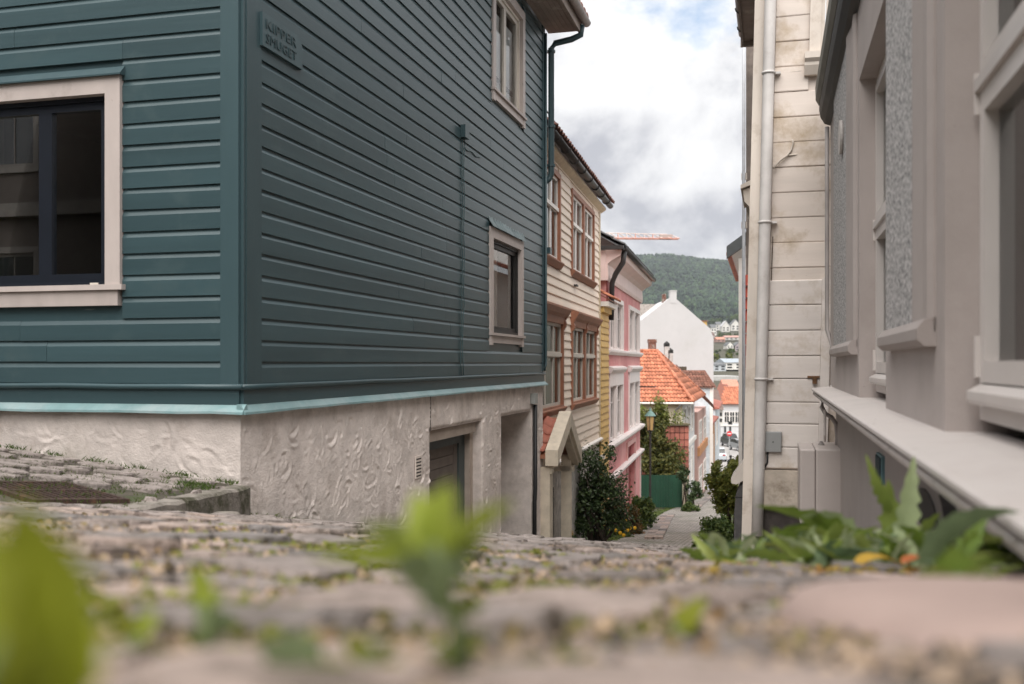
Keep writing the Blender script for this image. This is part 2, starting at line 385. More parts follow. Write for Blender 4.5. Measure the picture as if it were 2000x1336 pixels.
# kerb stones that step up to the pavement in front of the teal house
KERB = M('kerb_granite', (0.24, 0.215, 0.19), rough=0.85, var=0.12, nscale=10, namt=0.3, bump=0.7, bscale=40, bdist=0.012, dirt=(0.06, 0.058, 0.035), dscale=4.5, dlo=0.46, dhi=0.62)
def kerb(p0, p1, w, zt0, zt1, hgt):
    p0 = Vector(p0); p1 = Vector(p1); d = (p1 - p0).normalized(); n = Vector((d.y, -d.x))
    if n.x < 0: n = -n
    vs = []; m = 7
    for i in range(m + 1):
        f = i / m; q = p0 + (p1 - p0) * f; zt = zt0 + (zt1 - zt0) * f + random.uniform(-.006, .006)
        j = random.uniform(-.012, .012)
        for (off, dz) in ((-w / 2, -hgt), (w / 2 + j, -hgt), (w / 2 + j, -.018), (w / 2 - .02 + j, 0), (-w / 2 + .02, .004), (-w / 2, -.012)):
            vs.append((q.x + n.x * off, q.y + n.y * off, zt + dz))
    fs = []
    for i in range(m):
        for k in range(6):
            k2 = (k + 1) % 6; fs.append((i * 6 + k, i * 6 + k2, (i + 1) * 6 + k2, (i + 1) * 6 + k))
    fs += [tuple(range(6)), tuple(range(m * 6, m * 6 + 6))]
    MB().add(vs, fs).build('kerb_stone', KERB, street)
kerb((-1.93, 7.06), (-2.03, 6.0), 0.17, -0.865, -0.815, 0.35)
kerb((-2.035, 5.98), (-2.16, 5.1), 0.16, -0.815, -0.765, 0.25)
kerb((-1.86, 6.55), (-1.93, 5.75), 0.13, -0.975, -0.905, 0.25)
kerb((-1.94, 5.72), (-2.06, 4.85), 0.13, -0.90, -0.80, 0.25)
kerb((-1.72, 6.7), (-1.75, 5.7), 0.14, -1.05, -0.94, 0.2)

# rusty drain grate
RUST = M('rusty_iron', (0.050, 0.030, 0.024), rough=0.85, nscale=25, namt=0.5, bump=0.3, dirt=(0.15, 0.075, 0.04), dscale=9, dlo=0.56, dhi=0.75)
gt = root('drain_grate', (-2.55, 5.6, -.72), 'rusty iron drain grate set in the paving below the large window', 'drain')
ge, gf, gc = Vector((.80, -.60)), Vector((.60, .80)), Vector((-2.62, 5.66))
def gpt(a, b, dz):
    x, y = gc.x + ge.x * a + gf.x * b, gc.y + ge.y * a + gf.y * b
    return (x, y, float(zground(-2.6, 5.6)) - 0.1244 * (x + 2.6) - 0.036 * (y - 5.6) + dz)
def gbar(a0, a1, b0, b1, z0, z1): return MB().hexa([gpt(a0, b0, z0), gpt(a1, b0, z0), gpt(a1, b1, z0), gpt(a0, b1, z0), gpt(a0, b0, z1), gpt(a1, b0, z1), gpt(a1, b1, z1), gpt(a0, b1, z1)])
for k in range(12): gbar(-.30, .30, -.235 + k * .0418, -.220 + k * .0418, -.03, .002).build('bar', RUST, gt)
for (a0, a1, b0, b1) in ((-.34, .34, -.28, -.25), (-.34, .34, .25, .28), (-.34, -.30, -.25, .25), (.30, .34, -.25, .25), (-.015, .015, -.25, .25)): gbar(a0, a1, b0, b1, -.03, .005).build('frame_bar', RUST, gt)
gbar(-.33, .33, -.27, .27, -.05, -.012).build('sump', M('drain_dark', (.012, .01, .009), bump=0), gt)

# ------------------------------------------------------------------ generic house pieces
def rects_minus(t0, t1, z0, z1, ops):
    """split a rectangle around openings (t0,t1,z0,z1)"""
    ts = sorted({t0, t1, *[min(max(o[k], t0), t1) for o in ops for k in (0, 1)]}); out = []
    for a, b in zip(ts[:-1], ts[1:]):
        zs = [(z0, z1)]
        for o in ops:
            if o[0] < b - 1e-6 and o[1] > a + 1e-6:
                nz = []
                for (p, q) in zs:
                    if o[3] <= p or o[2] >= q: nz.append((p, q)); continue
                    if o[2] > p: nz.append((p, o[2]))
                    if o[3] < q: nz.append((o[3], q))
                zs = nz
        out += [(a, b, p, q) for p, q in zs]
    return out
def backing(parent, W, mat, t0, t1, z0, z1, ops, o0=-0.12, o1=-0.003, name='wall'):
    mb = MB(W.pt)
    for a, b, p, q in rects_minus(t0, t1, z0, z1, ops): mb.box(a, b, o0, o1, p, q)
    return mb.build(name, mat, parent)
def clad(wall_obj, W, mat, t0, t1, z_first, pitch, z_top, ops, prof, breaks=(), name='board', gap=0.0015, wob=0.0):
    """one mesh per board; prof(h) gives (o,z) points of the section counted from the board's bottom"""
    z = z_first
    while z < z_top - 0.02:
        h = min(pitch, z_top - z)
        segs = [(t0, t1)]
        for o in ops:
            if o[2] < z + h - 0.02 and o[3] > z + 0.02:
                ns = []
                for (a, b) in segs:
                    if o[1] <= a or o[0] >= b: ns.append((a, b)); continue
                    if o[0] > a: ns.append((a, o[0]))
                    if o[1] < b: ns.append((o[1], b))
                segs = ns
        for (a, b) in segs:
            if b - a < 0.02: continue
            cuts = sorted([c for c in breaks if a + .3 < c < b - .3]); cc = [c + random.uniform(-.9, .9) for c in cuts if random.random() < 0.5]
            ed = [a] + sorted(c for c in cc if a + .3 < c < b - .3) + [b]
            for p, q in zip(ed[:-1], ed[1:]):
                dz0, dz1 = random.uniform(-wob, wob), random.uniform(-wob, wob); do = random.uniform(-wob, wob) * .5
                pr = prof(h); n = len(pr)
                vs = [(p + gap, o + do, z + zz + dz0) for o, zz in pr] + [(q - gap, o + do, z + zz + dz1) for o, zz in pr]
                fs = [(i, (i + 1) % n, n + (i + 1) % n, n + i) for i in range(n)] + [tuple(reversed(range(n))), tuple(range(n, 2 * n))]
                MB(W.pt).add(vs, fs).build(name, mat, wall_obj)
        z += pitch
def ring(mb, t0, t1, z0, z1, w, o0, o1, wb=None, wt=None):
    wb = w if wb is None else wb; wt = w if wt is None else wt
    mb.box(t0, t0 + w, o0, o1, z0, z1); mb.box(t1 - w, t1, o0, o1, z0, z1)
    mb.box(t0 + w, t1 - w, o0, o1, z1 - wt, z1); mb.box(t0 + w, t1 - w, o0, o1, z0, z0 + wb)
    return mb
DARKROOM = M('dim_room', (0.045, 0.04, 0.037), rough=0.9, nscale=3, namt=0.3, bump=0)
CURTAIN = M('curtain', (0.86, 0.83, 0.81), rough=0.9, nscale=3, namt=0.08, bump=0)
def room(parent, W, t0, t1, z0, z1, depth, o0=-0.10, mat=None):
    mb = MB(W.pt); a = (t0, t1); 
    mb.quad((t0, -depth, z0), (t1, -depth, z0), (t1, -depth, z1), (t0, -depth, z1))
    mb.quad((t0, o0, z0), (t0, -depth, z0), (t0, -depth, z1), (t0, o0, z1)); mb.quad((t1, o0, z0), (t1, -depth, z0), (t1, -depth, z1), (t1, o0, z1))
    mb.quad((t0, o0, z0), (t1, o0, z0), (t1, -depth, z0), (t0, -depth, z0)); mb.quad((t0, o0, z1), (t1, o0, z1), (t1, -depth, z1), (t0, -depth, z1))
    return mb.build('room', mat or DARKROOM, parent, recalc=False)
def curtain(parent, W, t0, t1, z0, z1, o, mat=None, folds=0.03, name='curtain'):
    n = max(6, int((t1 - t0) / 0.03)); vs = []; fs = []
    for i in range(n + 1):
        t = t0 + (t1 - t0) * i / n; oo = o + folds * math.sin(i * 1.9) * .5 + folds * .3 * math.sin(i * .7)
        vs += [(t, oo, z0), (t, oo, z1)]
    for i in range(n): fs.append((2 * i, 2 * i + 2, 2 * i + 3, 2 * i + 1))
    return MB(W.pt).add(vs, fs).build(name, mat or CURTAIN, parent, smooth=True, recalc=False)
def sash(parent, W, t0, t1, z0, z1, mat, w=0.05, o0=-0.05, o1=-0.01, bars_v=(), bars_h=(), bw=0.022, glass=None, name='sash'):
    """a sash frame with its bars, and one pane object per light"""
    s = ring(MB(W.pt), t0, t1, z0, z1, w, o0, o1)
    vt = [t0 + w] + [t0 + (t1 - t0) * f for f in bars_v] + [t1 - w]; hz = [z0 + w] + [z0 + (z1 - z0) * f for f in bars_h] + [z1 - w]
    for t in vt[1:-1]: s.box(t - bw / 2, t + bw / 2, o0 + .004, o1 - .004, z0 + w, z1 - w)
    for i in range(len(vt) - 1):
        for z in hz[1:-1]:
            a = vt[i] + (bw / 2 if i else 0); b = vt[i + 1] - (bw / 2 if i < len(vt) - 2 else 0)
            s.box(a, b, o0 + .004, o1 - .004, z - bw / 2, z + bw / 2)
    so = s.build(name, mat, parent)
    for i in range(len(vt) - 1):
        for k in range(len(hz) - 1):
            a = vt[i] + (bw / 2 if i else 0); b = vt[i + 1] - (bw / 2 if i < len(vt) - 2 else 0)
            p = hz[k] + (bw / 2 if k else 0); q = hz[k + 1] - (bw / 2 if k < len(hz) - 2 else 0)
            oc = (o0 + o1) / 2; MB(W.pt).quad((a, oc, p), (b, oc, p), (b, oc, q), (a, oc, q)).build('pane', glass or GLASS, parent, recalc=False)
    return so
def half_gutter(mb, path_pts, r, dirn):
    """open half-round channel along a straight path; dirn = horizontal unit pointing outward"""
    p0, p1 = [Vector(p) for p in path_pts]; n = 8; dv = Vector((dirn[0], dirn[1], 0))
    vs = []
    for p in (p0, p1):
        for rr in (r, r - .008):
            for k in range(n + 1):
                a = math.pi * k / n; vs.append(tuple(p + dv * (-math.cos(a) * rr) + Vector((0, 0, -math.sin(a) * rr))))
    m = n + 1; fs = []
    for k in range(n):
        fs += [(k, k + 1, 2 * m + k + 1, 2 * m + k), (m + k, 3 * m + k, 3 * m + k + 1, m + k + 1), (k, m + k, m + k + 1, k + 1), (2 * m + k, 2 * m + k + 1, 3 * m + k + 1, 3 * m + k)]
    fs += [(0, 2 * m, 3 * m, m), (n, m + n, 3 * m + n, 2 * m + n)]
    return mb.add(vs, fs)

# ------------------------------------------------------------------ teal house
TEALc = (0.038, 0.071, 0.081)
WR = Wall(-1.949, 7.15, 0.2623, 1.0, 1.0, -0.2623)        # lane side
WL = Wall(-1.949, 7.15, -1.0, 0.2623, -0.2623, -1.0)      # side towards the camera
def teal(nm, rot):
    return M(nm, TEALc, rough=0.36, var=0.10, nscale=2.2, namt=0.20, bump=0.35, bscale=22, stretch=(0.12, 1, 2.2), rot=rot, spec=0.45, bdist=0.002, dirt=(0.060, 0.095, 0.102), dscale=2.3, dlo=0.56, dhi=0.78, chip=(0.17, 0.22, 0.22), cscale=9, clo=0.735)
TEAL_R = teal('teal_paint_lane', WR.ang); TEAL_L = teal('teal_paint_front', WL.ang)
TEALTRIM = M('teal_trim', (0.042, 0.075, 0.085), rough=0.36, nscale=5, namt=0.12, bump=0.15, bscale=30, stretch=(1, 1, .2))
FLASH = M('flashing_paint', (0.16, 0.26, 0.27), rough=0.4, nscale=4, namt=0.2, bump=0.2, bscale=15, dirt=(0.30, 0.36, 0.37), dscale=2.5, dlo=0.45, dhi=0.75)
CASING = M('casing_cream', (0.48, 0.42, 0.395), rough=0.5, nscale=5, namt=0.1, bump=0.15, bscale=40, stretch=(1, 1, .3), dirt=(0.3, 0.25, 0.22), dscale=3.0, dlo=0.60, dhi=0.85, chip=(.25, .2, .17), cscale=20, clo=.72)
NAVY = M('navy_frame', (0.007, 0.010, 0.017), rough=0.4, nscale=4, namt=0.2, bump=0.1)
CREAM = M('sash_cream', (0.60, 0.55, 0.49), rough=0.45, nscale=4, namt=0.1, bump=0.1)
TE = 9.70            # length of the lane wall
EAVE = 5.57
house = root('teal_house', (-3.4, 9.5, -1.6), 'dark teal boarded house with rough plaster base on the left of the lane', 'house')
# openings (t0,t1,z0,z1)
opU = (WR.t(957), WR.t(1020), 3.60, 5.33); opW = (WR.t(952), WR.t(1017), 0.28, 1.84)
opL = (WL.t(243), 2.95, 0.43, 2.13)
board_prof = lambda h: [(-0.002, 0.0), (0.026, 0.0), (0.026, h - 0.044), (0.011, h - 0.013), (0.011, h), (-0.002, h)]
wallR = backing(house, WR, TEAL_R, 0.0, TE, -0.36, EAVE + .1, [(opU[0] + .05, opU[1] - .05, opU[2] + .05, opU[3] - .05), (opW[0] + .05, opW[1] - .05, opW[2] + .05, opW[3] - .05)])
wallL = backing(house, WL, TEAL_L, 0.0, 6.0, -0.36, EAVE + .1, [(opL[0] + .05, opL[1] - .05, opL[2] + .05, opL[3] - .05)])
clad(wallR, WR, TEAL_R, 0.25, TE - 0.14, 0.015 - 0.16, 0.16, EAVE, [opU, opW], board_prof, breaks=(2.6, 4.6, 7.2), wob=0.0025)
clad(wallL, WL, TEAL_L, 0.145, 6.0, 0.015 - 0.16, 0.16, EAVE, [opL], board_prof, breaks=(1.6, 3.6), wob=0.0025)
# bottom board, round moulding and apron flashing on both sides
for W, mt, te, wo in ((WR, TEAL_R, TE, wallR), (WL, TEAL_L, 6.0, wallL)):
    MB(W.pt).ext([(0.0, -.30), (0.024, -.30), (0.024, -.19), (0.0, -.185)], 0, 0.0 if W is WR else 0.0, te).build('bottom_board', mt, wo)
    pts = [W.pt(-.03 + (te + .03) * i / 12, 0.034, -0.168 + random.uniform(-.003, .003)) for i in range(13)]
    MB().tube(pts, 0.021, 10).build('round_moulding', mt, wo, smooth=True)
    n = 24; vs = []; fs = []
    for i in range(n + 1):
        t = -.055 + (te + .12) * i / n; w = random.uniform(-.004, .004)
        vs += [(t, 0.0, -.292), (t, 0.022, -.296), (t, 0.072 + w, -.345 + w), (t, 0.074 + w, -.362 + w), (t, 0.0, -.362)]
    for i in range(n):
        for k in range(5): fs.append((i * 5 + k, i * 5 + (k + 1) % 5, (i + 1) * 5 + (k + 1) % 5, (i + 1) * 5 + k))
    fs += [(0, 1, 2, 3, 4), tuple(n * 5 + k for k in range(5))]
    MB(W.pt).add(vs, fs).build('flashing', FLASH, house)
MB(WR.pt).box(0.034, 0.25, 0.0, 0.030, -.15, EAVE).build('corner_board', TEALTRIM, house)
MB(WL.pt).box(0.0, 0.145, 0.0, 0.032, -.15, EAVE).build('corner_board', TEALTRIM, house)
MB(WR.pt).box(0.0, 0.032, -.01, 0.024, -.15, EAVE).build('corner_strip', TEALTRIM, house)
MB(WR.pt).box(TE - .14, TE + .025, 0.0, 0.034, -.15, EAVE).build('corner_board', TEALTRIM, house)
# far gable side and back so that the house is a solid
MB(WR.pt).box(TE - .12, TE, -6.0, -.12, -3.2, EAVE).build('wall', TEAL_R, house)

# ---- large window towards the camera
t0, t1, z0, z1 = opL
win = ring(MB(WL.pt), t0, t1, z0 + .13, z1, 0.128, -.02, 0.055, wb=0.0001).build('window', CASING, house)
MB(WL.pt).box(t0 - .03, t1 + .03, -.02, 0.075, z0 + .115, z0 + .155).build('sill', CASING, win)
MB(WL.pt).box(t0 + .02, t1 - .02, -.02, 0.052, z0, z0 + .113).build('apron_board', CASING, win)
MB(WL.pt).ext([(0.0, z1 + .075), (0.028, z1 + .07), (0.085, z1 + .008), (0.085, z1 - .004), (0.0, z1 + .002)], 0, t0 - .025, t1).build('head_flashing', TEALTRIM, win)
a, b = t0 + .128, t1 - .128; zb, zt = z0 + .155, z1 - .128
fr = ring(MB(WL.pt), a, b, zb, zt, 0.035, -.09, -.012); fr.build('frame', NAVY, win)
w3 = (b - a - .07) / 3
for i in range(3):
    s0 = a + .035 + w3 * i; sash(win, WL, s0, s0 + w3, zb + .035, zt - .035, NAVY, w=0.058, o0=-.085, o1=-.03)
for zz in (zt - .16, zb + .10): MB(WL.pt).box(a - .004, a + .012, -.012, 0.02, zz - .05, zz + .05).build('hinge', CREAM, win)
MB(WL.pt).box(a + .10, a + .17, -.03, .0, zb + .002, zb + .02).build('latch', CREAM, win)
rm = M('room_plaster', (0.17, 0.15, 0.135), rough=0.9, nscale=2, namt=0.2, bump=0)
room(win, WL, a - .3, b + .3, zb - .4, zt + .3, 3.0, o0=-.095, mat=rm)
MB(WL.pt).box(a + .2, a + .33, -2.2, -2.1, zb - .3, zt).build('door_frame', CREAM, win)
MB(WL.pt).box(a - .2, b, -1.3, -.9, zb + .02, zb + .06).build('shelf', M('dark_wood', (0.09, 0.045, 0.025), nscale=5, bump=0.1), win)

# ---- the two windows of the lane wall
def teal_window(op, lights, sashmat, dark):
    t0, t1, z0, z1 = op; cw = 0.14
    w = ring(MB(WR.pt), t0, t1, z0 + .10, z1, cw, -.02, 0.05, wb=0.0001).build('window', CASING, house)
    MB(WR.pt).box(t0 - .02, t1 + .02, -.02, 0.075, z0 + .10, z0 + .135).build('sill', CASING, w)
    MB(WR.pt).box(t0 + .05, t1 - .05, -.02, 0.046, z0, z0 + .098).build('apron_board', CASING, w)
    for tt in (t0, t1 - cw * .8): MB(WR.pt).box(tt, tt + cw * .8, -.02, 0.053, z0 - .03, z0 + .098).build('casing_foot', CASING, w)
    a, b, zb, zt = t0 + cw, t1 - cw, z0 + .135, z1 - cw
    ring(MB(WR.pt), a, b, zb, zt, 0.04, -.09, -.005).build('frame', sashmat, w)
    n = lights; wd = (b - a - .08) / n
    for i in range(n): sash(w, WR, a + .04 + wd * i, a + .04 + wd * (i + 1), zb + .04, zt - .04, sashmat, w=0.06, o0=-.085, o1=-.03)
    room(w, WR, a - .2, b + .2, zb - .3, zt + .2, 2.0, o0=-.095, mat=rm)
    return w, a, b, zb, zt
w, a, b, zb, zt = teal_window(opU, 2, CREAM, False)
curtain(w, WR, a + .05, b - .05, zb + .35, zt - .22, -.105, name='blind', folds=.004); curtain(w, WR, a + .03, b - .03, zb, zb + .27, -.11, folds=.02)
w, a, b, zb, zt = teal_window(opW, 1, M('charcoal_frame', (0.028, 0.027, 0.026), rough=.45, bump=0), True)
curtain(w, WR, a + .02, a + .80, zb + .02, zt - .05, -.12, folds=.04)
curtain(w, WR, b - .16, b, zb + .02, zt - .05, -.12, folds=.04)
n = 40; vs = []; fs = []                                   # crumpled lead flashing over the lower window
for i in range(n + 1):
    t = opW[0] - .03 + (opW[1] - opW[0] + .06) * i / n; k = .008 * math.sin(i * 2.1) + random.uniform(-.006, .006)
    vs += [(t, .02, opW[3] + .16), (t, .035 + k, opW[3] + .08), (t, .085 + k * .6, opW[3] + .006), (t, .085, opW[3] - .004)]
for i in range(n):
    for k in range(3): fs.append((i * 4 + k, i * 4 + k + 1, i * 4 + k + 5, i * 4 + k + 4))
MB(WR.pt).add(vs, fs).build('head_flashing', M('painted_lead', (0.13, 0.19, 0.20), rough=.38, nscale=6, namt=.3, bump=.3, bscale=30), w, smooth=True, recalc=False)

# ---- eave with soffit boards, gutter, downpipe
SOFF = M('soffit_paint', (0.33, 0.27, 0.235), rough=0.7, nscale=4, namt=0.2, bump=0.2, dirt=(0.5, 0.44, 0.4), dscale=2.6, dlo=.58, dhi=.7)
eave = MB(WR.pt).box(-.4, TE + .30, 0.56, 0.60, EAVE - .06, EAVE + .22).build('fascia', SOFF, house)
for i in range(7):
    MB(WR.pt).box(-.4, TE + .30, 0.03 + i * .0775, 0.03 + i * .0775 + .073, EAVE, EAVE + .02).build('soffit_board', SOFF, eave)
MB(WR.pt).ext([(-6.0, EAVE + 4.8), (0.66, EAVE + .20), (0.66, EAVE + .24), (-6.0, EAVE + 4.84)], 0, -.45, TE + .34).build('roof', M('roof_slate', (0.10, 0.075, 0.07), bump=.3), house)
MB(WR.pt).ext([(0.02, EAVE + .02), (0.56, EAVE + .02), (0.56, EAVE + .2), (0.02, EAVE + .45)], 0, TE + .26, TE + .30).build('barge_board', SOFF, house)
GUT = M('gutter_zinc', (0.30, 0.255, 0.235), rough=.5, nscale=5, namt=.25, bump=.1, dirt=(.12, .1, .09), dscale=5)
half_gutter(MB(), (WR.pt(-.4, .675, EAVE + .14), WR.pt(TE + .34, .675, EAVE + .14)), 0.075, WR.n).build('gutter', GUT, house, smooth=True)
MB(WR.pt).add([(TE + .34, .675 - .075 * math.cos(math.pi * k / 8), EAVE + .14 - .075 * math.sin(math.pi * k / 8)) for k in range(9)], [tuple(range(9))]).build('gutter_end', GUT, house)
ROOFT = M('eave_tile', (0.22, 0.10, 0.075), rough=.7, var=.25, bump=.2)
for k in range(30):
    t = TE + .25 - k * .24
    MB(WR.pt).ext([(t + .11 * math.cos(math.pi * j / 6), EAVE + .215 + .06 * math.sin(math.pi * j / 6)) for j in range(7)], 1, .35, .71).build('roof_tile', ROOFT, house)
pp = [WR.pt(TE + .2, .62, EAVE + .06), WR.pt(TE + .2, .60, EAVE - .10), WR.pt(TE + .17, .45, EAVE - .17), WR.pt(TE + .12, .18, EAVE - .23), WR.pt(TE + .10, .12, EAVE - .32)]
MB().tube(pp + [WR.pt(TE + .10, .12, 3.25), WR.pt(TE + .10, .12, 3.16), WR.pt(TE + .08, .09, 3.08), WR.pt(TE + .03, .03, 3.02)], 0.052, 12).build('downpipe', TEALTRIM, house, smooth=True)
for zz in (5.2, 3.95, 3.3): MB(WR.pt).lathe([(.07, -.02), (.07, .02)], (TE + .10, .12, zz), 12).build('pipe_clip', TEALTRIM, house)
MB().tube([WR.pt(TE - .02, .055, EAVE - .1), WR.pt(TE - .02, .055, 0.1), WR.pt(TE - .03, .055, -.02), WR.pt(TE - .09, .05, -.11)], .022, 8).build('conduit', TEALTRIM, house, smooth=True)
MB(WR.pt).box(TE + .02, TE + .16, .02, .12, 1.83, 1.93).build('bracket', TEALTRIM, house)

# ---- electric box with cables
tb = WR.t(901); bx = MB(WR.pt).box(tb - .12, tb + .05, .028, .09, WR.z(901, 272), WR.z(901, 248)).build('junction_box', TEALTRIM, house)
CAB = M('teal_cable', (0.045, 0.085, 0.092), rough=.5, bump=0)
for k, dt in enumerate((-.08, 0.0)):
    pts = [WR.pt(tb + dt + .02 * math.sin(i * 1.3 + k) + (-.05 if i > 14 else 0), .036, WR.z(901, 270) + (-.14 - WR.z(901, 270)) * i / 20) for i in range(21)]
    MB().tube(pts, .0055, 6).build('cable', CAB, house, smooth=True)
MB().tube([WR.pt(tb + .04 + .06 * i, .034, WR.z(901, 288) - .0 - .012 * math.sin(i)) for i in range(12)], .006, 6).build('cable', CAB, house, smooth=True)

# ---- street name plate, painted over in the house colour
sg = root('street_name_sign', WR.pt(.6, .03, 3.5), 'painted-over street name plate high near the corner of the teal house', 'sign')
o_s = .052
st0, st1 = WR.t(513, o_s), WR.t(591, o_s)
sz1 = WR.z(513, 22, o_s); sz0 = WR.z(513, 88, o_s)
pl = [(st0, sz0), (st1, sz0), (st1, sz1 - .07), (st1 - .06, sz1), (st0, sz1)]
MB(WR.pt).ext(pl, 1, .028, o_s).build('plate', TEALTRIM, sg)
for row, (txt, zz) in enumerate((('KIPPER', sz0 + (sz1 - sz0) * .56), ('SMUGET', sz0 + (sz1 - sz0) * .14))):
    cu = bpy.data.curves.new('lettering', 'FONT'); cu.body = txt; cu.size = .13; cu.extrude = .002; cu.resolution_u = 2; cu.space_character = 1.08
    tmp = bpy.data.objects.new('lettering', cu); COL.objects.link(tmp)
    bpy.context.view_layer.update()
    me = bpy.data.meshes.new_from_object(tmp.evaluated_get(bpy.context.evaluated_depsgraph_get())); bpy.data.objects.remove(tmp)
    xs_ = np.array([v.co.x for v in me.vertices]); sx = (st1 - st0 - .16) / (xs_.max() - xs_.min()); x0_ = xs_.min(); syy = (sz1 - sz0) * .30 / .095
    for v in me.vertices: v.co = WR.pt(st0 + .05 + (v.co.x - x0_) * sx, o_s + .004 + v.co.z, zz + v.co.y * syy)
    mkobj('lettering', me, M('sign_letter', (0.027, 0.050, 0.056), rough=.5, bump=0), sg)

# ---- rough plaster base with trowel crescents
PLAST_R = M('base_plaster', (0.63, 0.565, 0.53), rough=0.88, nscale=5, namt=0.22, bump=0.9, bscale=75, bdist=.006, dirt=(0.33, 0.27, 0.235), dscale=2.2, dlo=.50, dhi=.82, chip=(.16, .125, .11), cscale=14, clo=.71)
PLAST_L = PLAST_R
def relief(W, mat, t0, t1, z0, z1, ops, n_arc, seed, res=0.014, taper0=True, name='plinth'):
    r = np.random.default_rng(seed)
    nt_, nz_ = int((t1 - t0) / res) + 1, int((z1 - z0) / res) + 1
    T, Z = np.meshgrid(np.linspace(t0, t1, nt_), np.linspace(z0, z1, nz_)); O = np.zeros_like(T)
    for _ in range(60):                                   # broad unevenness
        a, b = r.uniform(t0, t1), r.uniform(z0, z1); O += r.uniform(-.010, .012) * np.exp(-((T - a) ** 2 + (Z - b) ** 2) / (2 * r.uniform(.08, .25) ** 2))
    for _ in range(n_arc):                                # crescents left by the trowel
        R = .035 + .15 * r.random() ** 1.3; ca, cb = r.uniform(t0, t1), r.uniform(z0, z1); th = r.uniform(0, 2 * np.pi) if r.random() < .6 else r.normal(-np.pi / 2, .8)
        sel = (abs(T - ca) < R * 1.6) & (abs(Z - cb) < R * 1.6)
        if not sel.any(): continue
        dt, dz = T[sel] - ca, Z[sel] - cb; rr = np.hypot(dt, dz); an = np.angle(np.exp(1j * (np.arctan2(dz, dt) - th)))
        span = r.uniform(.4, 1.0); w = np.clip(1 - (an / span) ** 2, 0, 1); s_ = r.uniform(.007, .015); amp = .0025 + .0105 * r.random() ** 1.6
        pr = amp * np.exp(-((rr - R) / s_) ** 2) - amp * .9 * np.exp(-((rr - R + s_ * 2.0) / (s_ * 1.3)) ** 2)
        O[sel] += pr * w
    if taper0: O *= np.clip((T - t0) / .07, 0, 1)
    O *= np.clip((z1 - Z) / .05, 0, 1)
    O += r.normal(0, .0012, O.shape)
    keep = np.ones((nz_ - 1, nt_ - 1), bool); Tc = (T[:-1, :-1] + T[1:, 1:]) / 2; Zc = (Z[:-1, :-1] + Z[1:, 1:]) / 2
    for (a, b, p, q) in ops:
        d = np.maximum(np.maximum(a - T, T - b), np.maximum(p - Z, Z - q)); O -= .03 * np.clip(1 - d / .05, 0, 1) ** 2 * (d > -.05)
        keep &= ~((Tc > a) & (Tc < b) & (Zc > p) & (Zc < q))
    P = np.stack([W.o[0] + W.d[0] * T + W.n[0] * O, W.o[1] + W.d[1] * T + W.n[1] * O, Z], -1).reshape(-1, 3)
    i = (np.arange(nz_ - 1)[:, None] * nt_ + np.arange(nt_ - 1)[None])[keep]
    f = np.stack([i, i + 1, i + 1 + nt_, i + nt_], 1)
    me = bpy.data.meshes.new(name); me.from_pydata(P.tolist(), [], f.tolist())
    return mkobj(name, me, mat, house, True)
gar = (WR.t(841), WR.t(942), -3.4, -.75); nic = (WR.t(980), WR.t(1038), -3.4, -.745)
base = relief(WR, PLAST_R, 0.0, TE, -3.35, -.355, [gar, nic], 1900, 3)
relief(WL, PLAST_L, 0.0, 6.0, -1.35, -.355, [], 420, 5)
# reveals: garage opening
g0, g1, _, gz1 = gar
mb = MB(WR.pt)
for tt in (g0, g1): mb.quad((tt, -.015, -3.3), (tt, -.3, -3.3), (tt, -.3, gz1), (tt, -.015, gz1))
mb.quad((g0, -.015, gz1), (g1, -.015, gz1), (g1, -.3, gz1), (g0, -.3, gz1)); mb.build('reveal', PLAST_R, house, recalc=False)
BEAM = M('weathered_beam', (0.36, 0.30, 0.255), rough=.8, nscale=4, namt=.25, bump=.3, bscale=30, stretch=(.2, 1, 1))
SLATEP = M('slate_paint', (0.055, 0.07, 0.072), rough=.5, nscale=4, namt=.2, bump=.1)
MB(WR.pt).box(g0, g1 - .14, -.22, -.05, gz1 - .14, gz1 - .002).build('lintel_beam', BEAM, house)
MB(WR.pt).box(g1 - .14, g1 - .003, -.24, -.13, -3.2, gz1 - .002).build('door_post', BEAM, house)
gd = MB(WR.pt).box(g0, g1 - .14, -.26, -.20, gz1 - .27, gz1 - .14); gd.box(g1 - .38, g1 - .14, -.26, -.20, -3.2, gz1 - .27); gd = gd.build('garage_door', SLATEP, house)
GDW = M('grey_door_board', (0.135, 0.112, 0.098), rough=.7, var=.12, nscale=5, namt=.2, bump=.2, stretch=(.2, 1, 1))
for k in range(16):
    z = gz1 - .27 - (k + 1) * .125
    MB(WR.pt).box(g0, g1 - .52, -.27, -.232, z, z + .118).build('door_board', GDW, gd)
MB(WR.pt).box(g0, g1 - .38, -.30, -.27, -3.2, gz1 - .27).build('door_backing', SLATEP, gd)
MB(WR.pt).box(g1 - .52, g1 - .38, -.27, -.225, -3.2, gz1 - .27).build('door_stile', GDW, gd)
MB(WR.pt).hexa([(g0, -.3, -3.3), (g1, -.3, -3.3), (g1, .02, -3.3), (g0, .02, -3.3), (g0, -.3, -2.10), (g1, -.3, -2.46), (g1, .02, -2.50), (g0, .02, -2.14)]).build('threshold', M('threshold', (.5, .46, .4), bump=.2), house)
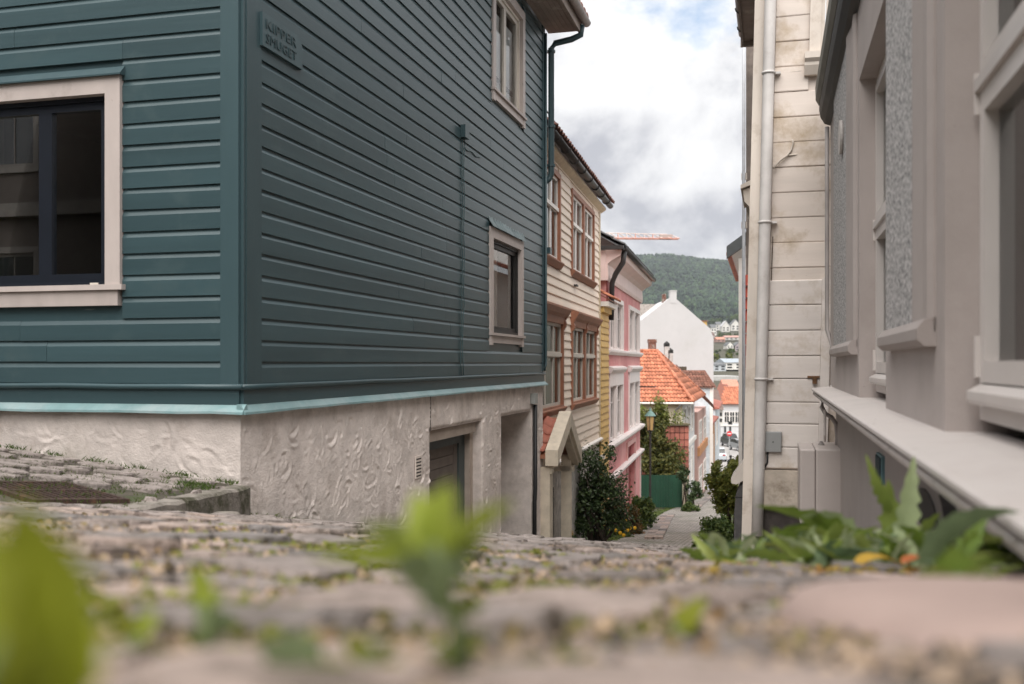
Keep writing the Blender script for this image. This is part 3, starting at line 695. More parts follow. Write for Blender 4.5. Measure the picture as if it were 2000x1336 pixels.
# reveals: niche
n0, n1, _, nz1 = nic; mb = MB(WR.pt)
for tt, dp in ((n0, 1.0), (n1, 1.0)):
    m_ = 8
    for i in range(m_):
        for k in range(10):
            o0_, o1_ = -.01 - dp * i / m_, -.01 - dp * (i + 1) / m_; z0_, z1_ = nz1 - 2.6 * k / 10, nz1 - 2.6 * (k + 1) / 10
            mb.quad((tt, o0_, z0_), (tt, o1_, z0_), (tt, o1_, z1_), (tt, o0_, z1_))
mb.quad((n0, -.01, nz1), (n1, -.01, nz1), (n1, -1.0, nz1), (n0, -1.0, nz1)); mb.quad((n0, -1.0, -3.35), (n1, -1.0, -3.35), (n1, -1.0, nz1), (n0, -1.0, nz1))
mb.build('niche_wall', PLAST_R, house, recalc=False)
# vent, cracks of the lintel joint, black conduit
VENTM = M('vent_cream', (.62, .55, .5), bump=0)
tv = WR.t(816); vz = WR.z(816, 912)
vent = MB(WR.pt).box(tv - .09, tv + .09, .0, .012, vz - .12, vz + .12).build('vent', VENTM, house)
for k in range(6): MB(WR.pt).box(tv - .075, tv + .075, .012, .0135, vz - .10 + k * .036, vz - .10 + k * .036 + .014).build('slot', M('slot_dark', (.02, .018, .016), bump=0), vent)
tp = WR.t(1040); BLK = M('black_conduit', (.018, .018, .02), rough=.5, bump=0)
MB().tube([WR.pt(tp, .045, WR.z(1040, 790)), WR.pt(tp, .045, -2.0), WR.pt(tp - .04, .045, -2.2), WR.pt(tp - .05, .045, -3.2)], .035, 8).build('conduit', BLK, house, smooth=True)
MB(WR.pt).box(tp - .14, tp + .05, .0, .075, WR.z(1040, 788), WR.z(1040, 768)).build('conduit_cap', M('zinc_cap', (.28, .29, .28), rough=.45, bump=0), house)
MB(WR.pt).box(g0 - .006, g0 + .006, -.01, .004, gz1, -.37).build('expansion_joint', M('joint_dark', (.10, .085, .075), bump=0), house)

# ------------------------------------------------------------------ house across the side street, behind the camera (mirrored in the large window)
ho = root('opposite_house', WL.pt(8, 9.5, -.3), 'brown rendered house across the side street mirrored in the large window', 'house')
WO = Wall(*WL.pt(3.2, 9.3, 0)[:2], WL.d[0], WL.d[1], -WL.n[0], -WL.n[1])
OBR = M('brown_render', (.085, .07, .06), rough=.9, nscale=1.5, namt=.15, bump=.2); OTR = M('opposite_trim', (.13, .115, .10), bump=.1)
ow = [(1.2 + 2.6 * i, 2.4 + 2.6 * i, p, p + 1.5) for i in range(5) for p in (.7, 3.6)]
backing(ho, WO, OBR, 0, 14, -1.2, 7.5, [(a + .02, b - .02, p + .02, q - .02) for a, b, p, q in ow], o0=-.4, o1=0)
for (a, b, p, q) in ow:
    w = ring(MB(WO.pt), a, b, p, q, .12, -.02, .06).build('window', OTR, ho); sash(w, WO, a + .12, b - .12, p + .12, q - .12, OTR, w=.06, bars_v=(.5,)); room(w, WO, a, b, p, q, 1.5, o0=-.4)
MB(WO.pt).box(-.1, 14.1, 0, .2, 2.75, 3.0).build('string_course', OTR, ho); MB(WO.pt).box(-.3, 14.3, -6, .5, 7.5, 7.8).build('eave', OTR, ho)
MB(WO.pt).ext([(-6, 10.5), (.5, 7.8), (.5, 7.85), (-6, 10.6)], 0, -.3, 14.3).build('roof', ROOFT, ho); MB(WO.pt).box(0, .3, -6, -.4, -1.2, 7.5).build('wall', OBR, ho)

# ------------------------------------------------------------------ beige house
lap = lambda h: [(-0.002, 0.0), (0.034, 0.0), (0.036, 0.012), (0.010, h + .012), (-0.002, h + .012)]
BB_ = (.0298 * 17.5, 17.5)
WB = Wall(BB_[0], BB_[1], 0.2222, 1.0, 1.0, -0.2222)
BEIGE = M('beige_boards', (0.84, 0.72, 0.61), rough=.6, var=.06, nscale=3, namt=.10, bump=.2, bscale=30, stretch=(.15, 1, 1), rot=WB.ang, dirt=(.62, .51, .42), dscale=2, dlo=.6, dhi=.85)
OXIDE = M('red_oxide', (0.31, 0.135, 0.08), rough=.55, var=.06, nscale=6, namt=.18, bump=.15)
WHITE = M('white_paint', (0.82, 0.78, 0.74), rough=.5, nscale=5, namt=.08, bump=.05)
PALEGLASS = glass_mat('pale_glass', tint=(.8, .82, .8), ior=1.5, add=.12)
hb = root('beige_house', (0.2, 21, -4), 'cream clapboard house with red-brown window frames behind the teal house', 'house')
tB0, tB1 = -0.45, WB.t(1170)
zB0, zB1 = -1.85, 3.86
bw = {'ul': (-1.3, WB.t(1090), 1.90, 3.62), 'ur': (WB.t(1113), WB.t(1157), 1.90, 3.62), 'll': (-1.3, WB.t(1096), -.86, .98), 'lr': (WB.t(1113), WB.t(1161), -.86, .98)}
ops = list(bw.values())
wb = backing(hb, WB, BEIGE, tB0, tB1, zB0, zB1, [(a + .03, b - .03, p + .03, q - .03) for a, b, p, q in ops])
clad(wb, WB, BEIGE, tB0, tB1 - .22, zB0, .165, zB1, ops, lap)
CORN = M('cream_corner', (0.60, 0.50, 0.36), rough=.55, bump=.1)
MB(WB.pt).box(tB1 - .22, tB1 - .02, 0, .042, zB0, zB1).build('corner_board', CORN, hb)
MB(WB.pt).box(tB1 - .02, tB1 + .05, -.1, .02, zB0, zB1).build('corner_board', CORN, hb)
MB(WB.pt).box(tB1 - .12, tB1, -5, -.12, -5, zB1).build('wall', BEIGE, hb)
for key, (a, b, p, q) in bw.items():
    low = key[0] == 'l'; dbl = key[1] == 'r'
    w = ring(MB(WB.pt), a, b, p, q, .10, -.03, .06, wb=.06).build('window', OXIDE, hb)
    if dbl: MB(WB.pt).box((a + b) / 2 - .10, (a + b) / 2 + .10, -.03, .058, p + .06, q - .10).build('mullion', OXIDE, w)
    MB(WB.pt).ext([(0, p - .10), (.05, p - .10), (.12, p + .0), (.12, p + .02), (0, p + .04)], 0, a - .04, b + .04).build('sill', OXIDE, w)
    if low:    # carved hood
        MB(WB.pt).ext([(0, q - .22), (.07, q - .22), (.09, q - .10), (.15, q - .04), (.20, q + .05), (.20, q + .085), (0, q + .12)], 0, a - .06, b + .06).build('hood', OXIDE, w)
        for tt in ((a - .05, (a + b) / 2 - .06, b - .07) if dbl else (b - .07,)):
            MB(WB.pt).ext([(0, q - .48), (.045, q - .46), (.06, q - .40), (.05, q - .34), (.10, q - .26), (.11, q - .20), (.09, q - .14), (.14, q - .05), (0, q - .05)], 0, tt, tt + .12).build('bracket', OXIDE, w)
    q2 = q - (.22 if low else .10)
    spans = [(a + .10, (a + b) / 2 - .10), ((a + b) / 2 + .10, b - .10)] if dbl else [(a + .10, b - .10)]
    zt_ = p + .06 + (q2 - p - .06) * .62
    for (s0, s1) in spans:
        nb = (.5,) if dbl else (.25, .5, .75)
        sash(w, WB, s0, s1, p + .06, zt_, WHITE if not low else CREAM, w=.055, o0=-.05, o1=0.0, bars_v=nb, bw=.09 if not low else .05, glass=PALEGLASS)
        sash(w, WB, s0, s1, zt_ + .002, q2, WHITE if not low else CREAM, w=.055, o0=-.05, o1=.012, bars_v=nb, bw=.07 if not low else .05, glass=PALEGLASS)
        MB(WB.pt).box(s0, s1, -.04, .035, zt_ - .035, zt_ + .035).build('transom', WHITE if not low else CREAM, w)
        if not low:
            curtain(w, WB, s0 + .02, s0 + (s1 - s0) * .42, p + .08, q2, -.20, folds=.08); curtain(w, WB, s0 + (s1 - s0) * .6, s1 - .02, p + .08, q2, -.20, folds=.08)
        else:
            curtain(w, WB, s0, s1, p + .08, p + .9, -.16, mat=M('pink_curtain', (.42, .27, .22), bump=0), folds=.03)
        room(w, WB, s0 - .05, s1 + .05, p - .05, q2 + .05, 1.6, o0=-.13, mat=rm)
MB(WB.pt).ext([(0, zB0 - .06), (.10, zB0 - .06), (.10, zB0 - .02), (.03, zB0 + .01), (0, zB0 + .01)], 0, tB0, tB1 + .05).build('base_ledge', WHITE, hb)
PLB = M('beige_plinth', (.50, .47, .44), rough=.9, nscale=7, namt=.5, bump=.6, bscale=18, bdist=.03)
MB(WB.pt).box(tB0, tB1, -.2, .0, -5.2, zB0 - .06).build('plinth', PLB, hb)
MB(WB.pt).box(WB.t(1119) - .1, WB.t(1119) + .1, .03, .10, WB.z(1119, 560), WB.z(1119, 556)).build('flag_holder', M('dark_iron', (.05, .045, .04), rough=.5, bump=0), hb)
# eave, gutter, tiles, snow rail
EV = zB1
MB(WB.pt).ext([(0, EV - .10), (.10, EV - .04), (.16, EV + .0), (.16, EV + .05), (0, EV + .05)], 0, tB0, tB1 + .12).build('cornice', CORN, hb)
BLACKG = M('black_gutter', (.040, .038, .038), rough=.4, nscale=5, namt=.3, bump=.1)
half_gutter(MB(), (WB.pt(tB0, .255, EV + .13), WB.pt(tB1 + .25, .255, EV + .13)), .08, WB.n).build('gutter', BLACKG, hb, smooth=True)
for k in range(8):
    t = tB0 + .5 + k * 1.0; MB().tube([WB.pt(t, .255 - .092 * math.cos(math.pi * j / 8), EV + .13 - .092 * math.sin(math.pi * j / 8)) for j in range(9)], .014, 6).build('gutter_hook', BLACKG, hb)
rf = MB(WB.pt).ext([(-5, EV + 3.9), (.22, EV + .14), (.22, EV + .17), (-5, EV + 3.93)], 0, tB0, tB1 + .22).build('roof', M('roof_underlay', (.12, .07, .06), bump=.2), hb)
TILEB = M('brown_tile', (0.26, 0.115, 0.085), rough=.6, var=.28, nscale=8, namt=.2, bump=.2, spec=.5)
def pantile_mesh(name, w, l, mat, th=.014, rise=.05, n=8):
    """tile in its own frame: x across, y up the slope, z out of the roof; flat pan and a roll"""
    mb = MB(); vs = []
    for y in (0, l):
        for lay_ in (0, 1):
            for k in range(n + 1):
                f = k / n; x = (f - .5) * w
                z = rise * (math.sin(f * 2 * math.pi - .6) * .5 + .5) + (.018 if y == 0 else 0) + (th if lay_ else 0)
                vs.append((x, y, z))
    m = n + 1; fs = []
    for k in range(n):
        fs += [(m + k, m + k + 1, 3 * m + k + 1, 3 * m + k), (k, 2 * m + k, 2 * m + k + 1, k + 1), (k, k + 1, m + k + 1, m + k)]
    fs += [(0, m, 3 * m, 2 * m), (n, 2 * m + n, 3 * m + n, m + n)]
    mb.add(vs, fs); me = bpy.data.meshes.new(name); me.from_pydata(mb.v, [], mb.f); me.materials.append(mat)
    me.polygons.foreach_set('use_smooth', [True] * len(me.polygons)); return me
def roof_frame(p0, ex, ey):
    ex = Vector(ex).normalized(); ey = Vector(ey); ey = (ey - ex * ey.dot(ex)).normalized(); ez = ex.cross(ey)
    if ez.z < 0: ex = -ex; ez = ex.cross(ey)
    return Vector(p0), ex, ey, ez
def lay_tiles(parent, me, p0, ex, ey, w, gauge, inside, rows, cols, lift=.02, name='roof_tile', most=300, jitter=.006):
    """tiles of one roof face as objects that share their mesh"""
    o, ex, ey, ez = roof_frame(p0, ex, ey); rot = Matrix((ex, ey, ez)).transposed().to_euler(); cnt = 0
    for r in range(rows):
        for c in cols:
            u, v = c * w, r * gauge
            if not inside(u, v): continue
            p = o + ex * u + ey * v + ez * (lift + .012 * random.random()) + ex * random.uniform(-jitter, jitter)
            place(name, me, p, parent, rot); cnt += 1
    return cnt
tmB = pantile_mesh('brown_pantile', .24, .38, TILEB)
sl = (Vector(WB.pt(0, -5, EV + 3.93)) - Vector(WB.pt(0, .22, EV + .17)))
lay_tiles(rf, tmB, WB.pt(tB0, .28, EV + .19), Vector(WB.pt(1, 0, 0)) - Vector(WB.pt(0, 0, 0)), sl, .24, .34, lambda u, v: True, 4, range(1, 37) if (Vector(WB.d + (0,)).cross(sl)).z > 0 else range(-36, 0))
SN = M('snow_rail', (.03, .03, .032), rough=.5, bump=0)
for zz in (.30, .42): MB().tube([WB.pt(tB0, .10, EV + .20 + zz * .85), WB.pt(tB1 - .9, .10, EV + .20 + zz * .85)], .014, 6).build('snow_rail', SN, hb)
for k in range(16):
    t = tB0 + .2 + k * .5
    if t < tB1 - .9: MB().tube([WB.pt(t, .02, EV + .30), WB.pt(t, .10, EV + .58)], .011, 6).build('rail_bracket', SN, hb)
# gabled porch hood
OG = 0.45
ta, tl, tr = WB.t(1110, OG), WB.t(1086, OG), WB.t(1130, OG)
za, zl, zr = WB.z(1110, 822, OG), WB.z(1086, 890, OG), WB.z(1130, 888, OG)
PORCH = M('porch_cream', (.66, .58, .47), rough=.55, bump=.1)
for s, te, ze in ((-1, tl, zl), (1, tr, zr)):
    MB(WB.pt).ext([(ta, za), (te, ze), (te, ze - .20), (ta, za - .20)], 1, OG - .14, OG).build('barge_board', PORCH, hb)
    MB(WB.pt).ext([(ta, za + .06), (te + s * .06, ze - .0), (te + s * .06, ze - .05), (ta, za + .01)], 1, 0.0, OG + .03).build('porch_roof', OXIDE, hb)
    MB(WB.pt).ext([(ta, za + .17), (te + s * .10, ze + .10), (te + s * .10, ze - .16), (ta, za - .10)], 1, OG - .16, OG + .05).build('verge_board', PORCH, hb)
    MB(WB.pt).box(min(te, te - s * .2), max(te, te - s * .2), 0, OG - .07, ze - .30, ze - .19).build('porch_beam', PORCH, hb)
PT = M('porch_tile', (.40, .135, .09), rough=.6, var=.15, nscale=8, namt=.15, bump=.1)
tmP = pantile_mesh('porch_pantile', .26, .36, PT, rise=.07)
pe = Vector(WB.pt(ta, OG + .0, za)) - Vector(WB.pt(tl, OG, zl))
exv = Vector(WB.pt(0, 1, 0)) - Vector(WB.pt(0, 0, 0))
o_, e1, e2, e3 = roof_frame(WB.pt(tl, .1, zl), exv, pe); sgn = 1 if e1.dot(exv) > 0 else -1
lay_tiles(hb, tmP, WB.pt(tl - .05, .0, zl + .02), exv, pe, .24, .30, lambda u, v: v < pe.length - .15, 6, [sgn * (k - .4) for k in range(0, 2)], lift=.03)
MB(WB.pt).box(tl - .02, tl + .26, OG - .34, OG - .10, -4.6, zl - .20).build('porch_post', PORCH, hb)
MB(WB.pt).box(tr - .2, tr - .05, OG - .30, OG - .12, -4.6, zl - .20).build('porch_post', PORCH, hb)
DKP = M('porch_dark', (.06, .045, .035), rough=.8, bump=.1)
MB(WB.pt).box(tl + .4, tr - .3, -.02, .03, -4.6, -2.3).build('front_door', DKP, hb)

# ------------------------------------------------------------------ yellow house
WY = Wall(*WB.pt(tB1 + .06, 0.02, 0)[:2], 0.2222, 1.0, 1.0, -0.2222)
YEL = M('yellow_boards', (.66, .44, .15), rough=.6, var=.06, nscale=3, namt=.1, bump=.15)
hy = root('yellow_house', (1.6, 26, -4.5), 'narrow yellow house squeezed between the cream and the pink house', 'house')
zy1 = 1.42
yw = backing(hy, WY, YEL, 0, 1.6, -5.2, zy1, [])
MB(WY.pt).box(-.0, .03, -2, 0, -5.2, zy1).build('wall', YEL, hy)
clad(yw, WY, YEL, 0, 1.6, -4.0, .17, zy1, [], lap)
MB(WY.pt).box(-.05, 1.7, 0, .22, zy1 + .02, zy1 + .14).build('fascia', WHITE, hy)
MB(WY.pt).box(0, 1.6, 0, .10, zy1 - .12, zy1 + .02).build('soffit', YEL, hy)
ry = MB(WY.pt).ext([(-2.2, zy1 + 1.5), (.26, zy1 + .15), (.26, zy1 + .18), (-2.2, zy1 + 1.53)], 0, -.05, 1.7).build('roof', OXIDE, hy)
ORANGE = M('orange_tile', (.50, .185, .105), rough=.7, var=.30, nscale=10, namt=.22, bump=.15, dirt=(.30, .13, .085), dscale=3.0, dlo=.6, dhi=.75)
tmO = pantile_mesh('orange_pantile', .17, .30, ORANGE, rise=.045)
sly = Vector(WY.pt(0, -2.2, zy1 + 1.53)) - Vector(WY.pt(0, .26, zy1 + .18)); exy = Vector(WY.pt(1, 0, 0)) - Vector(WY.pt(0, 0, 0))
o_, e1, e2, e3 = roof_frame(WY.pt(0, .5, zy1 + .25), exy, sly); sg_ = 1 if e1.dot(exy) > 0 else -1
lay_tiles(ry, tmO, WY.pt(-.02, .30, zy1 + .18), exy, sly, .17, .26, lambda u, v: True, 9, [sg_ * k for k in range(11)])
MB(WY.pt).box(-.02, .25, 0, .1, -2.4, -2.3).build('ledge', WHITE, hy)

# ------------------------------------------------------------------ pink house
WP = Wall((1184 - CX) / F * 27.4, 27.4, 0.2222, 1.0, 1.0, -0.2222)
PINK = M('pink_plaster', (.66, .27, .27), rough=.75, nscale=1.5, namt=.12, bump=.1, dirt=(.72, .39, .37), dscale=.9, dlo=.45, dhi=.7)
PWHT = M('pinkish_white', (.80, .73, .71), rough=.6, nscale=2, namt=.08, bump=0)
RED = M('dark_red', (.22, .035, .035), rough=.6, bump=.1)
hp = root('pink_house', (2.6, 31, -5), 'pink plaster house with white window surrounds and dark gutter', 'house')
tP1 = WP.t(1250); zc = WP.z(1250, 589)
uw0, uw1 = WP.z(1250, 690) + .02, 1.95; lw1, lw0 = WP.z(1250, 722), WP.z(1250, 828) + .02
pw = []
for (a, b) in ((1188, 1215.5), (1227, 1247.5)):
    for (p, q) in ((uw0, uw1), (lw0, lw1)): pw.append((WP.t(a), WP.t(b), p, q))
door_op = (WP.t(1224), WP.t(1239), -5.4, -2.75)
backing(hp, WP, PINK, 0, tP1, -5.6, zc, [(a + .05, b - .05, p + .02, q - .05) for a, b, p, q in pw] + [door_op], o0=-.25, o1=0)
MB(WP.pt).box(0, .1, -4, -.25, -5, zc).build('wall', RED, hp); MB(WP.pt).box(tP1 - .1, tP1, -5, -.25, -5.6, zc).build('wall', PINK, hp)
MB(WP.pt).box(0, .35, -.001, .03, -5, zc).build('pilaster', RED, hp)
for a, b, p, q in pw:
    up = p > 0
    w = ring(MB(WP.pt), a, b, p, q, .13, -.05, .05, wb=.03, wt=.14 if up else .42).build('window', PWHT, hp)
    mid = (a + b) / 2; MB(WP.pt).box(mid - .09, mid + .09, -.05, .045, p + .03, q - (.14 if up else .42)).build('mullion', PWHT, w)
    if not up: MB(WP.pt).ext([(0, q - .05), (.08, q - .05), (.15, q + .05), (.15, q + .11), (0, q + .16)], 0, a - .12, b + .12).build('hood', PWHT, w)
    for s0, s1 in ((a + .13, mid - .09), (mid + .09, b - .13)):
        sash(w, WP, s0, s1, p + .03, q - (.14 if up else .42), PWHT, w=.06, o0=-.12, o1=-.06, bars_h=(.68,), glass=PALEGLASS)
        curtain(w, WP, s0, s1, p + .05, q - .2, -.30, folds=.08)
    room(w, WP, a, b, p, q, 1.2, o0=-.25, mat=rm)
for zz, h, pr in ((uw0 - .02, .14, .12), (lw0 - .02, .17, .18), (lw0 - .95, .15, .16)):
    MB(WP.pt).ext([(0, zz - h), (pr * .5, zz - h), (pr, zz - h * .4), (pr, zz), (0, zz + .03)], 0, 0, tP1 + .1).build('string_course', PWHT, hp)
CPK = M('cornice_pink', (.70, .56, .53), rough=.6, nscale=2, namt=.08, bump=0)
MB(WP.pt).ext([(0, zc - .05), (.05, zc - .05), (.08, zc + .05), (.06, zc + .4), (.18, zc + .5), (.40, zc + .62), (.44, zc + .78), (0, zc + .78)], 0, -.2, tP1 + .3).build('cornice', CPK, hp)
MB(WP.pt).box(-.25, 0.0, -4, .02, zc - .05, zc + .76).build('cornice', CPK, hp)
half_gutter(MB(), (WP.pt(-.35, .50, zc + .84), WP.pt(tP1 + .35, .50, zc + .84)), .09, WP.n).build('gutter', BLACKG, hp, smooth=True)
MB(WP.pt).box(-.38, -.30, -4, .52, zc + .78, zc + .88).build('verge', BLACKG, hp)
rp = MB(WP.pt).ext([(-3.5, zc + 3.0), (.48, zc + .80), (.48, zc + .84), (-3.5, zc + 3.04)], 0, -.32, tP1 + .35).build('roof', M('slate_roof', (.085, .085, .09), rough=.5, var=.1, nscale=8, namt=.35, bump=.3), hp)
tmS = pantile_mesh('slate_tile', .30, .40, M('dark_tile', (.085, .082, .085), rough=.45, var=.35, nscale=6, namt=.3, bump=.1), rise=.05)
slp = Vector(WP.pt(0, -3.5, zc + 3.04)) - Vector(WP.pt(0, .48, zc + .84)); exp_ = Vector(WP.pt(1, 0, 0)) - Vector(WP.pt(0, 0, 0))
o_, e1, e2, e3 = roof_frame(WP.pt(0, .5, zc + .86), exp_, slp); sg_ = 1 if e1.dot(exp_) > 0 else -1
lay_tiles(rp, tmS, WP.pt(-.15, .5, zc + .86), exp_, slp, .30, .36, lambda u, v: True, 5, [sg_ * k for k in range(34)])
MB().tube([WP.pt(.0, .50, zc + .75), WP.pt(.02, .46, zc + .45), WP.pt(.10, .25, zc + .15), WP.pt(.16, .14, zc - .1), WP.pt(.16, .12, 1.2)], .075, 10).build('downpipe', BLACKG, hp, smooth=True)
a, b, p, q = door_op
MB(WP.pt).box(a, b, -.22, -.14, p, q).build('front_door', RED, hp); ring(MB(WP.pt), a - .16, b + .16, p, q + .16, .16, .0, .05, wb=.001).build('door_frame', M('pink_trim', (.62, .36, .34), bump=0), hp)
MB(WP.pt).box(tP1 - .22, tP1, 0.0, .04, -5.4, lw0 - .95).build('corner_strip', CPK, hp)
for zz in (WP.z(1240, 757), ): MB().tube([WP.pt(tP1 - .9, .05, zz), WP.pt(tP1 - .9, .6, zz), WP.pt(tP1 - .3, .6, zz)], .02, 6).build('flag_holder', SN, hp)

# ------------------------------------------------------------------ houses further down the lane
def V2(px, d): return ((px - CX) / F * d, d)
def zpx(py, d): return (HY - py) / F * d
def simple_window(parent, W, a, b, p, q, mat, o=0.0, bars=(.5,), hb_=(.6,), fw=.10, pane=None):
    w = ring(MB(W.pt), a, b, p, q, fw, o - .02, o + .05).build('window', mat, parent)
    for i, v in enumerate(bars): MB(W.pt).box(a + (b - a) * v - .03, a + (b - a) * v + .03, o, o + .03, p + fw, q - fw).build('glazing_bar', mat, w)
    MB(W.pt).quad((a + fw, o + .006, p + fw), (b - fw, o + .006, p + fw), (b - fw, o + .006, q - fw), (a + fw, o + .006, q - fw)).build('pane', pane or DPANE, w, recalc=False)
    for v in hb_: MB(W.pt).box(a + fw, b - fw, o + .008, o + .028, p + (q - p) * v - .03, p + (q - p) * v + .03).build('glazing_bar', mat, w)
    return w
DPANE = M('dark_pane', (.05, .052, .055), rough=.08, spec=.6, nscale=2, namt=.3, bump=0)
# cream house with the orange hipped roof
hh = root('hip_roof_house', (6.5, 52, -7), 'cream house with bright orange hipped tile roof behind the tree', 'house')
R0 = Vector((*V2(1353, 47.5), zpx(787, 47.5))); R1 = Vector((*V2(1376, 57.7), zpx(787, 47.5)))
P_ = Vector((*V2(1283, 52.6), zpx(688, 52.6))); LDIR = Vector((-1, .06, 0)).normalized()
L0 = R0 + LDIR * 6.5; PL = P_ + LDIR * 5.0; L1 = R1 + LDIR * 7
CREAMW = M('cream_boards', (.60, .53, .41), rough=.7, var=.05, nscale=2, namt=.12, bump=.1)
WHB = M('cool_white', (.62, .62, .63), rough=.7, nscale=1.5, namt=.08, bump=.05)
th = Vector((0, 0, -.08))
hr = MB().add([tuple(p) for p in (R0, P_, PL, L0, R1, L1)], [(0, 1, 2, 3), (0, 4, 1), (4, 5, 2, 1), (0, 3, 5, 4)]).build('roof', OXIDE, hh)
WHf = Wall(R0.x - .45, R0.y + .35, LDIR.x, LDIR.y, 0, -1); WHs = Wall(R0.x - .45, R0.y + .35, R1.x - R0.x, R1.y - R0.y, 1, -.25)
ez_ = R0.z - .05
wf = backing(hh, WHf, CREAMW, 0, 6, -8.5, ez_, [], name='wall'); clad(wf, WHf, CREAMW, .18, 6, -6.2, .17, ez_, [], lap)
MB(WHf.pt).box(0, .18, 0, .05, -8, ez_).build('corner_board', CREAMW, hh)
backing(hh, WHs, WHB, 0, 9.4, -9, ez_, [], name='wall')
for (a, b) in ((1.0, 2.3), (3.6, 4.9), (6.4, 7.7)):
    for (p, q) in ((ez_ - 1.75, ez_ - .25), (ez_ - 4.5, ez_ - 2.6)): simple_window(hh, WHs, a, b, p, q, WHITE)
MB(WHs.pt).box(0, 9.4, 0, .12, ez_ - 2.35, ez_ - 2.15).build('string_course', WHITE, hh)
MB().tube([tuple(R0 + Vector((.02, -.08, -.02))), tuple(L0 + Vector((0, -.08, -.02)))], .05, 8).build('gutter', WHITE, hh)
MB(WHf.pt).tube([(.1, .45, ez_), (.35, .1, ez_ - .35), (.35, .07, -7.5)], .045, 8).build('downpipe', M('grey_pipe', (.2, .19, .19), bump=0), hh, smooth=True)
tw_ = .17; gg = .30
ey_ = P_ - R0; exl = LDIR
o_, e1, e2, e3 = roof_frame(R0, exl, ey_ - exl * ey_.dot(exl)); sg_ = 1 if e1.dot(exl) > 0 else -1
hw = (P_ - R0).dot(exl); hl = (ey_ - exl * hw).length
lay_tiles(hr, pantile_mesh('hip_pantile', tw_, gg + .06, ORANGE, rise=.05, n=6), R0, exl, ey_ - exl * hw, tw_, hl / 14, lambda u, v: sg_ * u > hw * v / hl + .02, 14, [sg_ * (k + .5) for k in range(33)], lift=.02)
# side face in larger courses
exs = (R1 - R0).normalized(); up = (P_ - R0) - exs * (P_ - R0).dot(exs); ls = (R1 - R0).length
o_, e1, e2, e3 = roof_frame(R0, exs, up); sg_ = 1 if e1.dot(exs) > 0 else -1
lay_tiles(hr, pantile_mesh('side_pantile', .34, .5, ORANGE, rise=.05, n=6), R0, exs, up, .34, up.length / 9, lambda u, v: ls * .5 * v / up.length < sg_ * u < ls * (1 - .5 * v / up.length), 9, [sg_ * (k + .5) for k in range(31)], lift=.02)
for a, b in ((R0, P_), (P_, PL), (P_, R1)):
    n = max(5, int((b - a).length / .34))
    for k in range(n):
        q0 = a + (b - a) * (k / n) + Vector((0, 0, .07)); q1 = a + (b - a) * ((k + 1.05) / n) + Vector((0, 0, .09))
        MB().tube([tuple(q0), tuple(q1)], [.105, .09], 8).build('ridge_tile', ORANGE, hr, smooth=True)
BRICK = M('old_brick', (.20, .095, .07), rough=.9, nscale=9, namt=.45, bump=.4, bscale=30, dirt=(.32, .26, .23), dscale=5, dlo=.5, dhi=.6)
cx_, cy_ = V2(1273.5, 53.2); cz = zpx(692, 53)
ch = MB().box(cx_ - .19, cx_ + .19, cy_ - .2, cy_ + .2, cz - .4, cz + .62); ch.box(cx_ - .22, cx_ + .22, cy_ - .23, cy_ + .23, cz + .62, cz + .80); ch.build('chimney', BRICK, hh)
# brown tile-hung lean-to wall
TH = M('hung_tile', (.33, .115, .085), rough=.75, var=.25, nscale=6, namt=.25, bump=.15)
WT = Wall(*V2(1345, 46.6), -1, .06, 0, -1)
lt = root('lean_to_shed', (7.2, 46.6, -7), 'low shed with red-brown tiled front beside the cream house', 'shed')
zT1, zT0 = zpx(831, 46.6), zpx(940, 46.6)
MB(WT.pt).box(0, 2.2, -.8, 0, -7.2, zT1).build('wall', M('shed_dark', (.05, .03, .025), bump=0), lt)
MB(WT.pt).box(-.05, 2.3, -.8, .12, zT1, zT1 + .08).build('coping', M('moss_coping', (.12, .10, .06), bump=.3), lt)
for r in range(8):
    for c in range(10):
        z = zT0 + r * (zT1 - zT0) / 8; MB(WT.pt).hexa([(c * .22, .05, z), (c * .22 + .195, .05, z), (c * .22 + .195, .01, z), (c * .22, .01, z), (c * .22, .02, z + .30), (c * .22 + .195, .02, z + .30), (c * .22 + .195, .0, z + .30), (c * .22, .0, z + .30)]).build('tile', TH, lt)

# two narrow facades beyond, pink-brown and ochre
def block(name, label, px0, d0, px1, d1, z1, z0, mat, width, cat='house', wins=(), wmat=None, roofmat=None, rise=.9, group=None):
    a = V2(px0, d0); b = V2(px1, d1); W = Wall(*a, b[0] - a[0], b[1] - a[1], 1, -.25); ln = math.hypot(b[0] - a[0], b[1] - a[1])
    r = root(name, (*a, z0), label, cat, group)
    nx, ny = W.n
    MB(W.pt).box(0, ln, -width, 0, z0, z1).build('wall', mat, r)
    for (f0, f1, p, q) in wins: simple_window(r, W, ln * f0, ln * f1, z0 + (z1 - z0) * p, z0 + (z1 - z0) * q, wmat or WHITE)
    if roofmat:
        MB(W.pt).ext([(-width - .2, z1), (.3, z1), (.3, z1 + .12), (-width / 2, z1 + rise + .12), (-width - .2, z1 + .12)], 0, -.15, ln + .15).build('roof', roofmat, r)
    return r, W, ln
OCHRE = M('ochre_boards', (.50, .24, .11), rough=.7, nscale=2, namt=.15, bump=.1); PNK2 = M('dusty_pink', (.52, .33, .29), rough=.75, nscale=2, namt=.12, bump=.05)
r, W, ln = block('dusty_pink_house', 'dusty pink narrow house with ochre string course below the orange roof', 1362, 58.0, 1380, 67, zpx(802, 60), -8.6, PNK2, 4, wins=((.12, .4, .55, .9), (.58, .86, .55, .9), (.12, .4, .1, .42), (.58, .86, .1, .42)))
MB(W.pt).box(0, ln, 0, .15, -5.4, -4.9).build('string_course', OCHRE, r)
